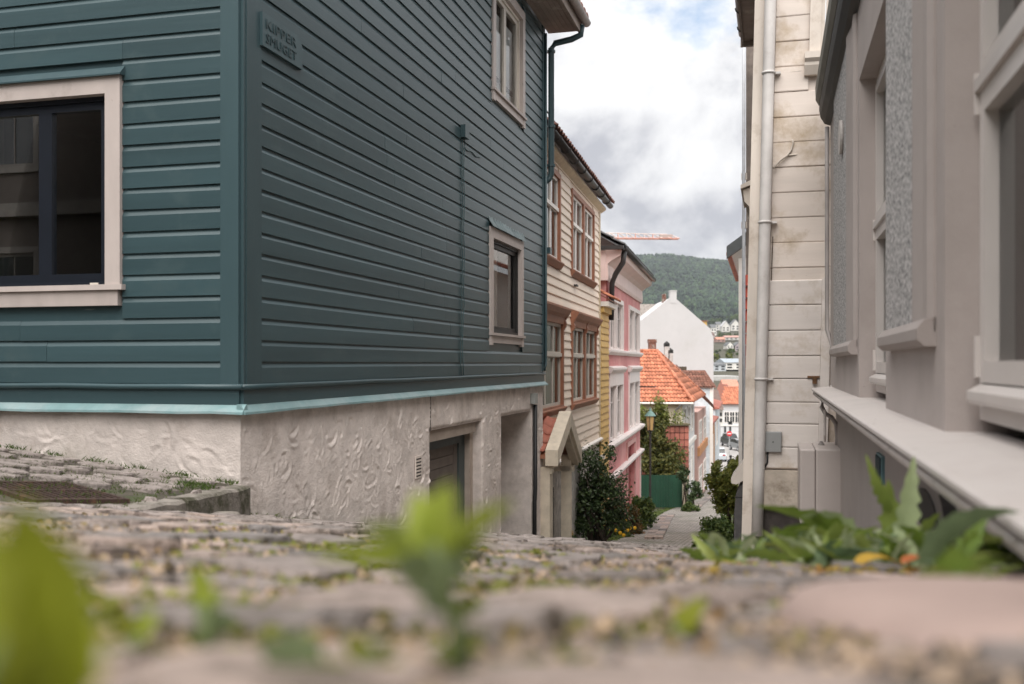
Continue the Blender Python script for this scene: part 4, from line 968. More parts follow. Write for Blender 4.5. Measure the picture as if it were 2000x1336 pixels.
r, W, ln = block('ochre_house', 'ochre orange low house with a tiled cap roof down the lane', 1381.5, 67.6, 1396, 78, zpx(832, 68), -9.4, OCHRE, 4, wins=((.4, .7, .3, .8),), roofmat=TH, rise=.5)
block('pale_blue_house', 'pale blue-white house wall between the ochre house and the road', 1397, 79, 1405, 92, zpx(798, 80), -10.5, M('pale_blue', (.58, .63, .67), bump=0), 5, wins=((.2, .45, .55, .85),), roofmat=TH, rise=.8)

# house with the mossy brown dormer roof
DARKT = M('mossy_tile', (.17, .075, .055), rough=.8, var=.1, nscale=5, namt=.5, bump=.5, bscale=14, bdist=.04, dirt=(.14, .12, .05), dscale=2.5, dlo=.55, dhi=.65)
hd = root('dormer_house', (11.5, 66, -9), 'pale dormer under a mossy dark red roof right of the orange roof', 'house')
d = 66; a = V2(1322, d); b = V2(1392, d)
za_, zb_ = zpx(757, d), zpx(723, d + 2)
MB().add([(a[0], d, za_), (b[0] + .25, d - .1, za_), (V2(1377, d + 2)[0], d + 2, zb_), (V2(1322, d + 2)[0], d + 2, zb_), (b[0] + .3, d + 4, za_), (a[0], d + 4, za_)], [(0, 1, 2, 3), (1, 4, 2), (4, 5, 3, 2), (0, 5, 4, 1)]).build('roof', DARKT, hd)
tmD = pantile_mesh('mossy_pantile', .22, .34, M('mossy_tile_single', (.19, .085, .062), rough=.8, var=.4, nscale=5, namt=.4, bump=.2, dirt=(.15, .13, .06), dscale=2.5, dlo=.5, dhi=.7), rise=.05, n=5)
lay_tiles(hd, tmD, (V2(1322, d)[0], d, za_), (1, 0, 0), (0, 2, zb_ - za_), .2, .3, lambda u, v: u < 2.45 - v * .2, 7, range(13), lift=.02)
MB().box(V2(1352, d)[0], b[0], d + .1, d + 3, -9, za_).build('wall', M('bluish_white', (.60, .66, .70), bump=0), hd)
MB().box(b[0] - .18, b[0] + .02, d + .06, d + .2, -9, za_).build('corner_board', WHITE, hd)
MB().add([tuple(ray(1318, 712, 64)), tuple(ray(1393, 790, 62)), tuple(ray(1396, 800, 63)), tuple(ray(1345, 752, 66)), tuple(ray(1322, 712, 66))], [(0, 1, 2, 3, 4)]).build('verge', DARKT, hd)
MB().box(*sorted((V2(1317, 70)[0], V2(1341, 70)[0])), 70, 72, -9, zpx(716, 70)).build('wall', M('moss_dark', (.08, .06, .04), bump=.3), hd)
# chimney pots behind the orange roof
cp = root('twin_chimney', (*V2(1306, 60), -1), 'pair of pale chimney stacks with metal cowls behind the orange roof', 'chimney')
PALE = M('pale_render', (.52, .48, .46), rough=.9, nscale=3, namt=.3, bump=.2); IRON = M('cowl_iron', (.035, .033, .033), rough=.6, bump=0)
for px, py0, py1, w in ((1302, 677, 706, 9), (1309, 690, 720, 9)):
    x, y = V2(px, 60); hw_ = w / 2 / F * 60; zt = zpx(py0, 60)
    s = MB().box(x - hw_, x + hw_, y - .2, y + .2, zpx(740, 60), zt).build('stack', PALE, cp)
    for sx in (-1, 0, 1): MB().box(x + sx * hw_ * .85 - .035, x + sx * hw_ * .85 + .035, y - .2, y + .2, zt, zt + .18).build('cowl_post', IRON, cp)
    MB().lathe([(.0, .34), (.05, .30), (hw_ * 1.25, .20), (hw_ * 1.25, .16), (.0, .16)], (x, y, zt), 10).build('cowl', IRON, cp)

# big white gable
hg = root('white_gable_house', (*V2(1322, 80), -11), 'tall white rendered gable with a chimney at its peak', 'house')
d = 80; WGB = Wall(*V2(1393.5, d), -1, 0, 0, -1); k_ = d / F
GW = M('white_render', (.62, .61, .615), rough=.85, nscale=.9, namt=.07, bump=.15, bscale=3, bdist=.03, dirt=(.48, .47, .46), dscale=.45, dlo=.52, dhi=.78)
def gp(px, py): return ((1393.5 - px) * k_, zpx(py, d))
poly = [gp(1393.5, 790), gp(1393.5, 660), gp(1386, 641), gp(1321, 584), gp(1308.5, 582), gp(1252, 626), gp(1244, 632), gp(1244, 790)]
MB(WGB.pt).ext(poly, 1, -7, 0).build('wall', GW, hg)
chx = gp(1315, 570); MB(WGB.pt).box(chx[0] - .26, chx[0] + .26, -.7, .03, chx[1] - .9, chx[1] + .05).build('chimney', GW, hg)
MB(WGB.pt).box(chx[0] - .30, chx[0] + .30, -.74, .06, chx[1] + .05, chx[1] + .12).build('chimney_cap', GW, hg)
for i, (px, py) in enumerate(((1300, 575), (1304, 574))): q = gp(px, py); MB(WGB.pt).lathe([(.10, -.6), (.10, .0), (.14, .05), (.0, .12)], (q[0], -1.4, q[1]), 8).build('chimney_pot', BRICK, hg)
DRM = M('ochre_dormer', (.55, .36, .12), bump=0); q = gp(1378, 640); MB(WGB.pt).box(q[0] - .35, q[0] + .35, -2.2, -1.2, q[1] - .3, q[1] + .55).build('dormer', DRM, hg)
MB(WGB.pt).box(q[0] - .45, q[0] + .45, -2.3, -1.1, q[1] + .55, q[1] + .63).build('dormer_roof', BRICK, hg)
hs = root('slate_roof_house', (*V2(1268, 92), -11), 'speckled grey slate roof showing left of the white gable', 'house'); d = 92
SPK = M('speckled_slate', (.24, .21, .19), rough=.7, nscale=5, namt=.7, bump=.3, bscale=20, bdist=.03)
MB().add([tuple(ray(1225, 640, d)), tuple(ray(1300, 640, d)), tuple(ray(1294, 594, d + 4)), tuple(ray(1225, 594, d + 4)), tuple(ray(1300, 640, d + 8)), tuple(ray(1225, 640, d + 8))], [(0, 1, 2, 3), (1, 4, 2), (4, 5, 3, 2)]).build('roof', SPK, hs)
MB().box(V2(1226, d)[0], V2(1299, d)[0], d, d + 7, -12, zpx(640, d)).build('wall', WHB, hs)

# white house at the foot of the lane, with other roofs round it
he = root('white_end_house', (*V2(1430, 140), -12), 'white two-storey house with orange roof at the foot of the lane', 'house'); d = 140
WE = Wall(*V2(1408, d), 1, 0, 0, -1); k_ = d / F; zE1, zE0 = zpx(789, d), -12.5
backing(he, WE, WHB, 0, 8, zE0, zE1, [], o0=-6, o1=0)
for r_, (py0, py1, n, wd) in enumerate(((826, 804, 3, .85), (843, 824, 0, 0), (868, 848, 0, 0))):
    for i in range(n):
        a = (6 + i * 10.5) * k_; simple_window(he, WE, a, a + wd * .9, zpx(py0, d), zpx(py1, d), WHITE, fw=.08)
for px0, px1, py0, py1 in ((1422, 1430, 829, 823), (1446, 1449, 831, 824), (1414, 1418, 845, 833), (1424, 1428, 842, 833)):
    MB(WE.pt).box((px0 - 1408) * k_, (px1 - 1408) * k_, 0, .05, zpx(py0, d), zpx(py1, d)).build('window', DPANE, he)
MB(WE.pt).box(-.05, 8, 0, .12, zpx(832, d), zpx(830, d)).build('string_course', WHITE, he)
rE = MB().add([tuple(ray(1407, 790, d - .5)), tuple(ray(1480, 790, d - .5)), tuple(ray(1480, 756, d + 4)), tuple(ray(1428, 756, d + 4))], [(0, 1, 2, 3)]).build('roof', ORANGE, he, recalc=False)
o_, e1, e2, e3 = roof_frame(ray(1407, 790, d - .5), (1, 0, 0), Vector(ray(1407, 756, d + 4)) - Vector(ray(1407, 790, d - .5)))
lay_tiles(rE, pantile_mesh('end_pantile', .30, .5, ORANGE, rise=.07, n=5), ray(1407, 790, d - .5), (1, 0, 0), Vector(ray(1407, 756, d + 4)) - Vector(ray(1407, 790, d - .5)), .30, .42, lambda u, v: u > v * .32, 12, range(22), lift=.03)
def far_house(label, px0, px1, py_base, py_eave, py_ridge, d, wall, roofm, depth=6, group=None, front_gable=False, nm='far_house'):
    a, b = V2(px0, d)[0], V2(px1, d)[0]; r = root(nm, ((a + b) / 2, d, zpx(py_base, d)), label, 'house', group)
    ze, zr, z0 = zpx(py_eave, d), zpx(py_ridge, d), zpx(py_base, d); w = b - a
    if front_gable:
        MB().ext([(a, z0), (b, z0), (b, ze), ((a + b) / 2, zr), (a, ze)], 1, d, d + depth).build('wall', wall, r)
        for s in (0, 1):
            e = (a - w * .06, b + w * .06)[s]; m_ = (a + b) / 2
            MB().ext([(e, ze - (zr - ze) * .12), (m_, zr), (m_, zr + w * .05), (e, ze - (zr - ze) * .12 + w * .05)], 1, d - w * .05, d + depth).build('roof', roofm, r)
    else:
        MB().box(a, b, d, d + depth, z0, ze).build('wall', wall, r)
        MB().ext([(d - .4, ze), (d + depth + .4, ze), (d + depth / 2, zr)], 0, a - w * .03, b + w * .03).build('roof', roofm, r)
    n = max(2, int(w / 3)); hh_ = ze - z0
    for i in range(n):
        for f in ((.2, .42), (.58, .82)):
            wx = a + w * (i + .5) / n; ww = w / n * .26
            MB().box(wx - ww, wx + ww, d - .06, d + .05, z0 + hh_ * f[0], z0 + hh_ * f[1]).build('window', DPANE, r)
    return r
GREYR = M('grey_roof', (.14, .145, .15), bump=0, nscale=1); BRNR = M('brown_roof', (.15, .10, .085), nscale=4, namt=.3, bump=.3); SALM = M('salmon_roof', (.52, .24, .17), nscale=3, namt=.2, bump=0)
OFFW = M('off_white', (.72, .70, .66), bump=0, nscale=1); PBRK = M('pink_brick', (.45, .27, .23), bump=0, nscale=1)
far_house('brown slate roof beyond the pale dormer', 1395, 1412, 830, 800, 762, 118, OFFW, BRNR)
far_house('salmon roofed house behind the white end house', 1416, 1446, 800, 765, 742, 165, OFFW, SALM)
far_house('orange-brown roof between the brown roof and the end house', 1409, 1432, 800, 780, 752, 150, WHB, M('rust_roof', (.42, .15, .10), nscale=4, namt=.2, bump=0), front_gable=True)
far_house('long pale harbour shed with dark window bands below the hill', 1394, 1418, 725, 712, 708, 330, M('shed_grey', (.42, .45, .47), bump=0, nscale=1), GREYR, depth=14, nm='harbour_shed')
far_house('white harbour hall with blue-grey roof behind the quay', 1416, 1452, 722, 708, 700, 380, OFFW, M('bluegrey_roof', (.34, .38, .42), bump=0, nscale=1), depth=18, nm='harbour_hall')
MB().box(V2(1393, 300)[0], V2(1460, 300)[0], 300, 330, -18, zpx(735, 300)).build('quay', M('quay_concrete', (.5, .49, .47), bump=0, nscale=1)); tag(bpy.data.objects['quay'], 'pale concrete quay at the harbour far down the hill', 'quay')
fh = [(1389, 1399, 655, 640, 633, 760, OFFW, GREYR, 0, 'white house with a grey roof just right of the white gable'), (1399, 1409, 645, 634, 628, 1000, OFFW, GREYR, 0, 'low white house with a wide dark roof under the wooded hill'),
      (1410, 1425, 648, 637, 627, 950, OFFW, M('pale_roof', (.5, .5, .52), bump=0), 1, 'large pale house with front gable under the wooded hill'), (1428, 1445, 646, 634, 624, 980, OFFW, GREYR, 1, 'white gabled house furthest right under the wooded hill'),
      (1388, 1396, 672, 655, 648, 700, M('pale_pink_wall', (.6, .5, .47), bump=0), BRNR, 0, 'pale pinkish house by the corner of the white gable'), (1400, 1416, 668, 663, 658, 680, PBRK, SALM, 0, 'low salmon roofed terrace on the far slope'),
      (1416, 1450, 664, 659, 655, 720, OFFW, PBRK, 0, 'long pale terrace with a pinkish roof on the far slope'), (1420, 1432, 681, 674, 668, 560, OFFW, GREYR, 1, 'small white house with dark gable among the far trees'), (1436, 1452, 686, 675, 668, 560, M('mauve_wall', (.42, .36, .38), bump=0), GREYR, 1, 'mauve house half hidden by the drainpipe on the far slope')]
for (a, b, pb, pe_, pr, d, wm, rmm, fg, lb) in fh: far_house(lb, a, b, pb, pe_, pr, d, wm, rmm, depth=10, front_gable=bool(fg))

# ------------------------------------------------------------------ white boarded house on the right
LEAN = 0.0247
WW = Wall((1461 - CX) / F * 9.5, 9.5, 1.0, -0.2623, -0.2623, -1.0, lean=LEAN)     # gable side facing the camera
WWs = Wall((1461 - CX) / F * 9.5, 9.5, 0.2623, 1.0, -1.0, 0.2623, lean=LEAN)       # lane side
OLDW = M('old_white_boards', (.68, .605, .55), rough=.7, var=.06, nscale=2.6, namt=.16, bump=.35, bscale=20, stretch=(.15, 1, 1.6), rot=WW.ang, bdist=.003, dirt=(.40, .305, .20), dscale=2.4, dlo=.49, dhi=.74, chip=(.22, .17, .13), cscale=12, clo=.70)
OLDT = M('old_white_trim', (.68, .61, .545), rough=.65, nscale=3, namt=.16, bump=.25, bscale=25, stretch=(1, 1, .2), dirt=(.36, .28, .21), dscale=3, dlo=.52, dhi=.78, chip=(.24, .19, .15), cscale=14, clo=.70)
PIPE = M('grey_white_pipe', (.56, .535, .52), rough=.5, nscale=4, namt=.16, bump=.1, dirt=(.34, .30, .27), dscale=3, dlo=.55, dhi=.8)
hw_ = root('white_board_house', (3.6, 11.5, -2), 'old white house with wide stained boards and a grey downpipe on the right', 'house')
zW0, zW1 = -1.0, 6.2; tW1 = 2.2
ww = backing(hw_, WW, OLDW, 0, tW1, zW0, zW1, [(WW.t(1583), tW1, 2.8, 6.2)])
wide = lambda h: [(-.002, 0), (.020, 0), (.024, .008), (.024, h - .010), (.010, h - .003), (.010, h), (-.002, h)]
wopen = (WW.t(1565), tW1, 2.74, 6.3)
clad(ww, WW, OLDW, WW.t(1499), tW1, -1.0, .238, zW1, [wopen], wide, wob=.004)
MB(WWs.pt).box(0, 5.6, -.15, .0, -2.6, 5.0).build('wall', OLDW, hw_)
MB(WW.pt).box(-.02, .105, -.05, .035, -2.4, zW1).build('corner_board', OLDT, hw_)
MB(WW.pt).box(WW.t(1499) - .055, WW.t(1499) - .004, 0, .03, -1.5, zW1).build('batten', OLDT, hw_)
# downpipe with collars
tp = WW.t(1487, .1); pts = [WW.pt(tp, .095, z) for z in (6.2, 4, 2, 0, -1.0, -1.62)]
MB().tube(pts, .054, 14).build('downpipe', PIPE, hw_, smooth=True)
for z in (WW.z(1490, 148), WW.z(1487, 437), WW.z(1484, 740)): MB(WW.pt).lathe([(.060, -.012), (.066, -.004), (.066, .004), (.060, .012)], (tp, .095, z), 14).build('pipe_collar', PIPE, hw_, smooth=True); MB(WW.pt).box(tp + .05, tp + .11, .03, .09, z - .01, z + .01).build('pipe_clip', PIPE, hw_)
# stone footing
MB(WW.pt).box(.11, 1.0, -.02, .10, -1.35, -1.005).build('plinth', M('stained_footing', (.46, .40, .34), rough=.9, nscale=5, namt=.3, bump=.5, bscale=25, bdist=.01, dirt=(.2, .16, .12), dscale=4), hw_)
MB(WW.pt).box(.11, 1.2, -.05, .02, -2.6, -1.35).build('plinth', M('dark_footing', (.07, .06, .055), rough=.9, nscale=6, namt=.5, bump=.6, bscale=20, bdist=.02), hw_)
# moulded window with its sill
wm = ring(MB(WW.pt), wopen[0], tW1 + .3, 2.80, 6.3, .10, 0, .07, wb=.001).build('window', OLDT, hw_)
for k, (dt, oo) in enumerate(((.10, .05), (.145, .035), (.205, .055))): MB(WW.pt).box(wopen[0] + dt, wopen[0] + dt + (.035, .05, .06)[k], 0, oo, 2.80, 6.3).build('moulding', OLDT, wm)
MB(WW.pt).ext([(0, 2.70), (.07, 2.70), (.11, 2.78), (.11, 2.81), (.14, 2.84), (.14, 2.90), (0, 2.92)], 0, wopen[0] - .04, tW1).build('sill', OLDT, wm)
MB(WW.pt).box(wopen[0] + .27, tW1, 0, .05, 2.92, 3.02).build('moulding', OLDT, wm)
DKS = M('dark_sash', (.055, .06, .055), rough=.5, bump=0)
sash(wm, WW, wopen[0] + .29, tW1, 3.02, 6.1, DKS, w=.05, o0=-.04, o1=.01); room(wm, WW, wopen[0] + .2, tW1, 2.85, 6.1, .8, o0=-.1)
# eave along the lane, above
OEV = .34
ev = MB(WWs.pt).box(0, 5.6, 0, OEV, 4.86, 4.90).build('soffit', SOFF, hw_)
MB(WWs.pt).box(0, 5.6, OEV - .03, OEV, 4.80, 4.86).build('fascia', M('eave_board', (.20, .165, .14), bump=.2), hw_)
half_gutter(MB(), (WWs.pt(-.2, OEV - .02, 4.98), WWs.pt(5.62, OEV - .02, 4.98)), .075, WWs.n).build('gutter', GUT, hw_, smooth=True)
MB(WWs.pt).box(5.6, 5.66, 0, OEV + .02, 4.78, 5.0).build('gutter_end', SOFF, hw_)
for k in range(7): MB().tube([WWs.pt(.5 + k * .8, OEV - .02 - .08 * math.cos(math.pi * j / 6), 4.98 - .08 * math.sin(math.pi * j / 6)) for j in range(7)], .012, 5).build('gutter_hook', BLACKG, hw_)
# small hood over a lane-side opening
hd_a, hd_b, OH = 1.55, 3.0, .165
MB(WWs.pt).ext([(0, 2.06), (OH, 1.98), (OH, 1.94), (0, 2.0)], 0, hd_a, hd_b).build('hood_roof', OLDT, hw_)
MB(WWs.pt).ext([(0, 1.55), (.04, 1.58), (.07, 1.75), (.12, 1.80), (.14, 1.93), (0, 1.98)], 0, hd_a + .05, hd_a + .13).build('hood_bracket', OLDT, hw_)
MB(WWs.pt).ext([(0, 1.55), (.04, 1.58), (.07, 1.75), (.12, 1.80), (.14, 1.93), (0, 1.98)], 0, hd_b - .13, hd_b - .05).build('hood_bracket', OLDT, hw_)
# curled remnant of wire and iron ties on the gable
WIRE = M('painted_wire', (.52, .46, .40), rough=.6, bump=0)
pts = [ray(px, py, 9.38) for px, py in ((1512, 330), (1515, 322), (1525, 312), (1537, 304), (1545, 293), (1549, 280), (1548, 272))]
MB().tube(pts, .011, 6).build('wire', WIRE, hw_, smooth=True)
MB().tube([ray(px, py, 9.38) for px, py in ((1540, 303), (1560, 302), (1570, 300), (1576, 295))], .008, 6).build('wire', WIRE, hw_, smooth=True)

# ---- boarded gate that fills the gap beside the house
gtt = root('board_gate', WW.pt(1.0, .05, -1.2), 'white board gate with a rusty latch between the white house and the grey building', 'gate')
gA, gB = WW.t(1499), WW.t(1601)
zg = [-.985, -.785, -.565, -.36, -.14, .075, .315, .555, .79]
GW_ = M('gate_white', (.70, .645, .61), rough=.65, var=.05, nscale=3, namt=.14, bump=.3, bscale=22, stretch=(.2, 1, 1.5), rot=WW.ang, dirt=(.47, .39, .30), dscale=3.4, dlo=.52, dhi=.78, chip=(.28, .22, .17), cscale=14, clo=.70)
for z0, z1 in zip(zg[:-1], zg[1:]): MB(WW.pt).ext([(.026, z0 + .002), (.046, z0 + .002), (.048, z0 + .012), (.048, z1 - .014), (.036, z1 - .004), (.026, z1 - .004)], 0, gA + .0, gB).build('board', GW_, gtt)
MB(WW.pt).ext([(gB + .002, -1.1), (gB + .085, -1.1), (gB + .085, .87), (gB + .06, .88), (gB + .04, .83), (gB + .002, .79)], 1, .02, .06).build('stile', GW_, gtt)
RL = M('rusty_latch', (.13, .065, .03), rough=.8, nscale=30, namt=.5, bump=.4)
lx = WW.t(1588); lz = WW.z(1588, 738)
lat = MB(WW.pt).box(lx - .05, lx + .06, .048, .06, lz + .0, lz + .018).build('latch', RL, gtt)
MB(WW.pt).box(lx - .005, lx + .035, .06, .085, lz - .055, lz + .01).build('padlock', RL, lat)
# near-black board: the shade of the passage behind the gate, painted as colour
MB(WW.pt).box(gB - .05, tW1, -.02, -.004, -1.6, .75).build('passage_shade_board', M('gap_shade', (.03, .035, .03), bump=0), gtt)

# ---- junction box on the boards
jb = root('junction_box', WW.pt(WW.t(1514), .03, -.7), 'small grey junction box on the white boards beside the downpipe', 'junction box')
j0, j1, jz0, jz1 = WW.t(1497), WW.t(1530), WW.z(1514, 882), WW.z(1514, 842)
bxo = MB(WW.pt).box(j0, j1, .026, .085, jz0, jz1).build('box', M('grey_box', (.27, .275, .275), rough=.5, bump=.05, nscale=3, namt=.06), jb)
bv = bxo.modifiers.new('bevel', 'BEVEL'); bv.width = .008; bv.segments = 2
MB(WW.pt).lathe([(.006, 0), (.006, .003)], ((j0 + j1) / 2, .086, (jz0 + jz1) / 2), 8, axis=1).build('screw', BLK, jb)
MB().tube([WW.pt(j0 + .03, .05, jz0), WW.pt(j0 + .03, .05, jz0 - .10), WW.pt(j0 - .0, .05, jz0 - .16), WW.pt(j0 - .04, .05, jz0 - .20), WW.pt(j0 - .045, .05, -1.6)], .010, 6).build('cable', BLK, jb, smooth=True)
MB().tube([WW.pt(j0 + .02, .04, jz1), WW.pt(j0 + .015, .035, jz1 + .5), WW.pt(j0 + .03, .035, 1.2)], .005, 5).build('cable', M('brown_cable', (.12, .09, .07), bump=0), jb)

# ---- heat pump, seen end-on
hpz = -.71; HP = M('heat_pump_shell', (.46, .41, .39), rough=.45, nscale=3, namt=.06, bump=.08, bscale=200)
hpo = root('heat_pump', (*V2(1603, 8.6), -1.35), 'beige-grey heat pump unit standing by the gate', 'heat pump')
WH = Wall(*V2(1562, 8.3), 1, -.2623, -.2623, -1)
for (a, b, nm) in ((.0, .126, 'side_panel'), (.127, .375, 'casing')):
    o = MB(WH.pt).box(a, b, -.80, 0, -1.34, hpz + (0 if a else -.004)).build(nm, HP, hpo); bv = o.modifiers.new('bevel', 'BEVEL'); bv.width = .016; bv.segments = 3; bv.limit_method = 'ANGLE'
MB(WH.pt).box(.115, .14, -.78, -.012, -1.33, hpz - .012).build('seam', M('seam_dark', (.12, .10, .095), bump=0), hpo)
MB(WH.pt).lathe([(.03, 0), (.018, .02), (.012, .035)], (.19, -.42, hpz), 8).build('pipe_gland', M('gland', (.2, .18, .17), bump=0), hpo)
MB(WH.pt).box(.03, .33, -.7, -.1, -1.75, -1.345).build('stand', BLK, hpo)
for k in range(9): MB(WH.pt).box(.356, .37, -.75 + k * .08, -.71 + k * .08, -1.3, hpz - .06).build('grille_fin', M('fin_dark', (.06, .07, .075), bump=0), hpo)

# ------------------------------------------------------------------ grey building on the right
GP_ = Wall(0.51 + .2623 * 8.85, 8.85, -0.2623, -1.0, -1.0, 0.2623)        # t runs towards the camera
GREY = M('grey_plaster', (.40, .355, .338), rough=.8, nscale=2.5, namt=.07, bump=.45, bscale=160, bdist=.002, dirt=(.33, .285, .265), dscale=1.3, dlo=.50, dhi=.8, chip=(.27, .235, .215), cscale=13, clo=.71)
SLAB = M('slab_paint', (.64, .59, .565), rough=.7, nscale=2, namt=.10, bump=.35, bscale=90, bdist=.002, dirt=(.47, .42, .40), dscale=2.0, dlo=.50, dhi=.78, chip=(.30, .26, .24), cscale=12, clo=.69)
hgr = root('grey_building', (2.2, 5, -1.5), 'grey plastered building with granite panels and a wide sill ledge along the right', 'building')
tA1, tB_0, tB_1 = GP_.t(1678), GP_.t(1730), GP_.t(1845); T1 = 9.6
zS = -.21
wins = [(tA1, tB_0, zS, 1.68), (tB_1, tB_1 + 1.45, zS, 1.68), (tB_1 + 3.0, tB_1 + 4.4, zS, 1.68)]
mb = MB(GP_.pt)
for a, b, p, q in rects_minus(0, T1, zS - .02, 2.6, [(a, b, p - .1, q) for a, b, p, q in wins]): mb.box(a, b, -.25, 0, p, q)
mb.build('wall', GREY, hgr)
MB(GP_.pt).box(0.0, T1, -.35, -.045, -2.2, zS - .076).build('base_wall', GREY, hgr)
MB(GP_.pt).ext([(-4, -2.2), (-.36, -2.2), (-.36, 2.6), (-4, 4.6)], 0, 0.0, .1).build('wall', GREY, hgr)
MB(GP_.pt).ext([(.10, 2.53), (.10, 2.60), (-4.2, 5.2), (-4.2, 5.1)], 0, -.1, T1).build('roof', M('grey_slates', (.09, .09, .095), rough=.6, bump=.3), hgr)
MB(GP_.pt).ext([(-4, -2.2), (-.25, -2.2), (-.25, 2.6), (-4, 4.6)], 0, T1 - .1, T1).build('wall', GREY, hgr)
# ledge
prof = [(0, -.202), (.150, -.221), (.160, -.228), (.160, -.240), (.142, -.245), (.128, -.250), (.128, -.270), (.02, -.285), (-.14, -.285), (-.14, -.202)]
led = MB(GP_.pt).ext(prof, 0, -.06, T1).build('ledge', SLAB, hgr)
# lower moulding in lengths with open joints
tt = -.05
LM = M('ledge_moulding', (.56, .51, .49), rough=.6, var=.06, nscale=4, namt=.14, bump=.3, dirt=(.28, .24, .22), dscale=4, dlo=.52, dhi=.72, chip=(.14, .11, .1), cscale=16, clo=.66)
while tt < T1 - .6:
    ln = random.uniform(.75, .95); MB(GP_.pt).ext([(.126, -.256), (.146, -.258), (.150, -.266), (.146, -.280), (.128, -.286), (.110, -.282)], 0, tt, tt + ln - .012).build('moulding', LM, led); tt += ln
# cornice beam, dark below
CRN = M('dark_cornice', (.028, .027, .024), rough=.6, nscale=4, namt=.3, bump=.1); CRF = M('cornice_face', (.19, .18, .155), rough=.7, nscale=4, namt=.15, bump=.1)
MB(GP_.pt).ext([(0, 2.12), (.05, 2.14), (.085, 2.2), (.095, 2.26), (.095, 2.30), (0, 2.34)], 0, -.03, T1).build('cornice', CRN, hgr)
MB(GP_.pt).ext([(0, 2.345), (.098, 2.31), (.125, 2.36), (.128, 2.47), (0, 2.52)], 0, -.05, T1).build('cornice', CRF, hgr)
# granite panels with moulded frames
def granite():
    m = M('speckled_granite', (.33, .325, .325), rough=.75, nscale=70, namt=.0, bump=.5, bscale=60, bdist=.006)
    t = m.node_tree; N = t.nodes; K = t.links.new; b = N['Principled BSDF']
    n = N.new('ShaderNodeTexNoise'); n.inputs['Scale'].default_value = 58; n.inputs['Detail'].default_value = 2.5
    K(N.new('ShaderNodeTexCoord').outputs['Object'], n.inputs['Vector']); r = N.new('ShaderNodeValToRGB')
    r.color_ramp.elements[0].position = .38; r.color_ramp.elements[0].color = (.17, .167, .167, 1); r.color_ramp.elements[1].position = .60; r.color_ramp.elements[1].color = (.62, .60, .595, 1)
    K(n.outputs['Fac'], r.inputs[0]); K(r.outputs[0], b.inputs['Base Color']); return m
GRAN = granite()
def ext_ot(name, poly_ot, z0, z1, mat, parent):
    MB(GP_.pt).ext([(t_, o_) for o_, t_ in poly_ot], 2, z0, z1).build(name, mat, parent)
def panel2(p0, p1, pf):
    a, b, c = GP_.t(p0, .022), GP_.t(p1, .022), GP_.t(pf, .02)
    MB(GP_.pt).box(a, b, 0, .022, .13, 2.118).build('granite_panel', GRAN, hgr)
    ext_ot('panel_frame', [(0, b + .001), (.034, b + .001), (.034, b + .025), (.018, b + (c - b) * .5), (.024, c - .03), (.008, c), (0, c)], .10, 2.118, GREY, hgr)
    MB(GP_.pt).ext([(0, .055), (.034, .055), (.056, .075), (.056, .11), (.034, .14), (0, .145)], 0, a - .02, c).build('panel_foot', GREY, hgr)
panel2(1628, 1656, 1668); panel2(1730, 1788, 1815)
# windows: white frames, hinges, glass
PVC = M('white_frame', (.62, .575, .55), rough=.4, nscale=4, namt=.05, bump=.05); CURT2 = M('grey_curtain', (.30, .34, .34), rough=.9, nscale=3, namt=.1, bump=0)
for a, b, p, q in wins:
    fz0 = zS + .045
    w = ring(MB(GP_.pt), a + .001, b - .001, fz0, q - .001, .055, -.16, -.095, wb=.04).build('window', PVC, hgr)
    for i, (s0, s1) in enumerate(((a + .056, (a + b) / 2 - .002), ((a + b) / 2 + .002, b - .056))):
        sash(w, GP_, s0, s1, fz0 + .11, .78, PVC, w=.062, o0=-.165, o1=-.085)
        sash(w, GP_, s0, s1, .82, q - .058, PVC, w=.05, o0=-.165, o1=-.085)
    MB(GP_.pt).box(a + .056, b - .056, -.16, -.07, .782, .818).build('transom', PVC, w)
    MB(GP_.pt).ext([(-.16, fz0 + .058), (-.055, fz0 + .05), (-.05, fz0 + .062), (-.05, fz0 + .085), (-.085, fz0 + .105), (-.16, fz0 + .108)], 0, a + .056, b - .056).build('weather_bar', PVC, w)
    for zz in (.02, .78): MB(GP_.pt).box(a + .038, a + .062, -.095, -.072, zz - .06, zz + .06).build('hinge', PVC, w)
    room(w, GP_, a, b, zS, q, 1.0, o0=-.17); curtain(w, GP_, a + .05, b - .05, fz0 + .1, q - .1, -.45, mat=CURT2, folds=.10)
# oval plaque, cable along the corner, vent plate, basement window
pq = root('round_plaque', GP_.pt(GP_.t(1651), .03, 1.8), 'thin round metal plaque on the narrow granite pier of the grey building', 'plaque')
tq, zq = GP_.t(1652), GP_.z(1652, 268)
MB(GP_.pt).lathe([(.11, .022), (.118, .03), (.118, .045), (.10, .045)], (tq, 0, zq), 20, axis=1).build('rim', M('pale_metal', (.5, .47, .45), rough=.4, bump=0), pq)
MB(GP_.pt).lathe([(.10, .024), (.10, .040)], (tq, 0, zq), 20, axis=1).build('face', M('dark_enamel', (.06, .06, .058), rough=.4, bump=0), pq)
cb = root('wall_cable', GP_.pt(0, .03, -.4), 'grey cable running down the corner of the grey building to the heat pump', 'cable')
pts = [GP_.pt(.02, .03, z) for z in (2.1, 1.5, .8, .3)] + [ray(1629, 690, 8.7), ray(1633, 710, 8.7), ray(1634, 735, 8.7), ray(1628, 752, 8.68), ray(1616, 765, 8.65), ray(1607, 780, 8.62), ray(1605, 795, 8.6), ray(1612, 808, 8.6), ray(1624, 815, 8.6), ray(1633, 828, 8.62), ray(1635, 850, 8.65), ray(1635, 900, 8.7)]
MB().tube(pts, .019, 8).build('conduit', M('conduit_grey', (.36, .33, .32), rough=.5, bump=0), cb, smooth=True)
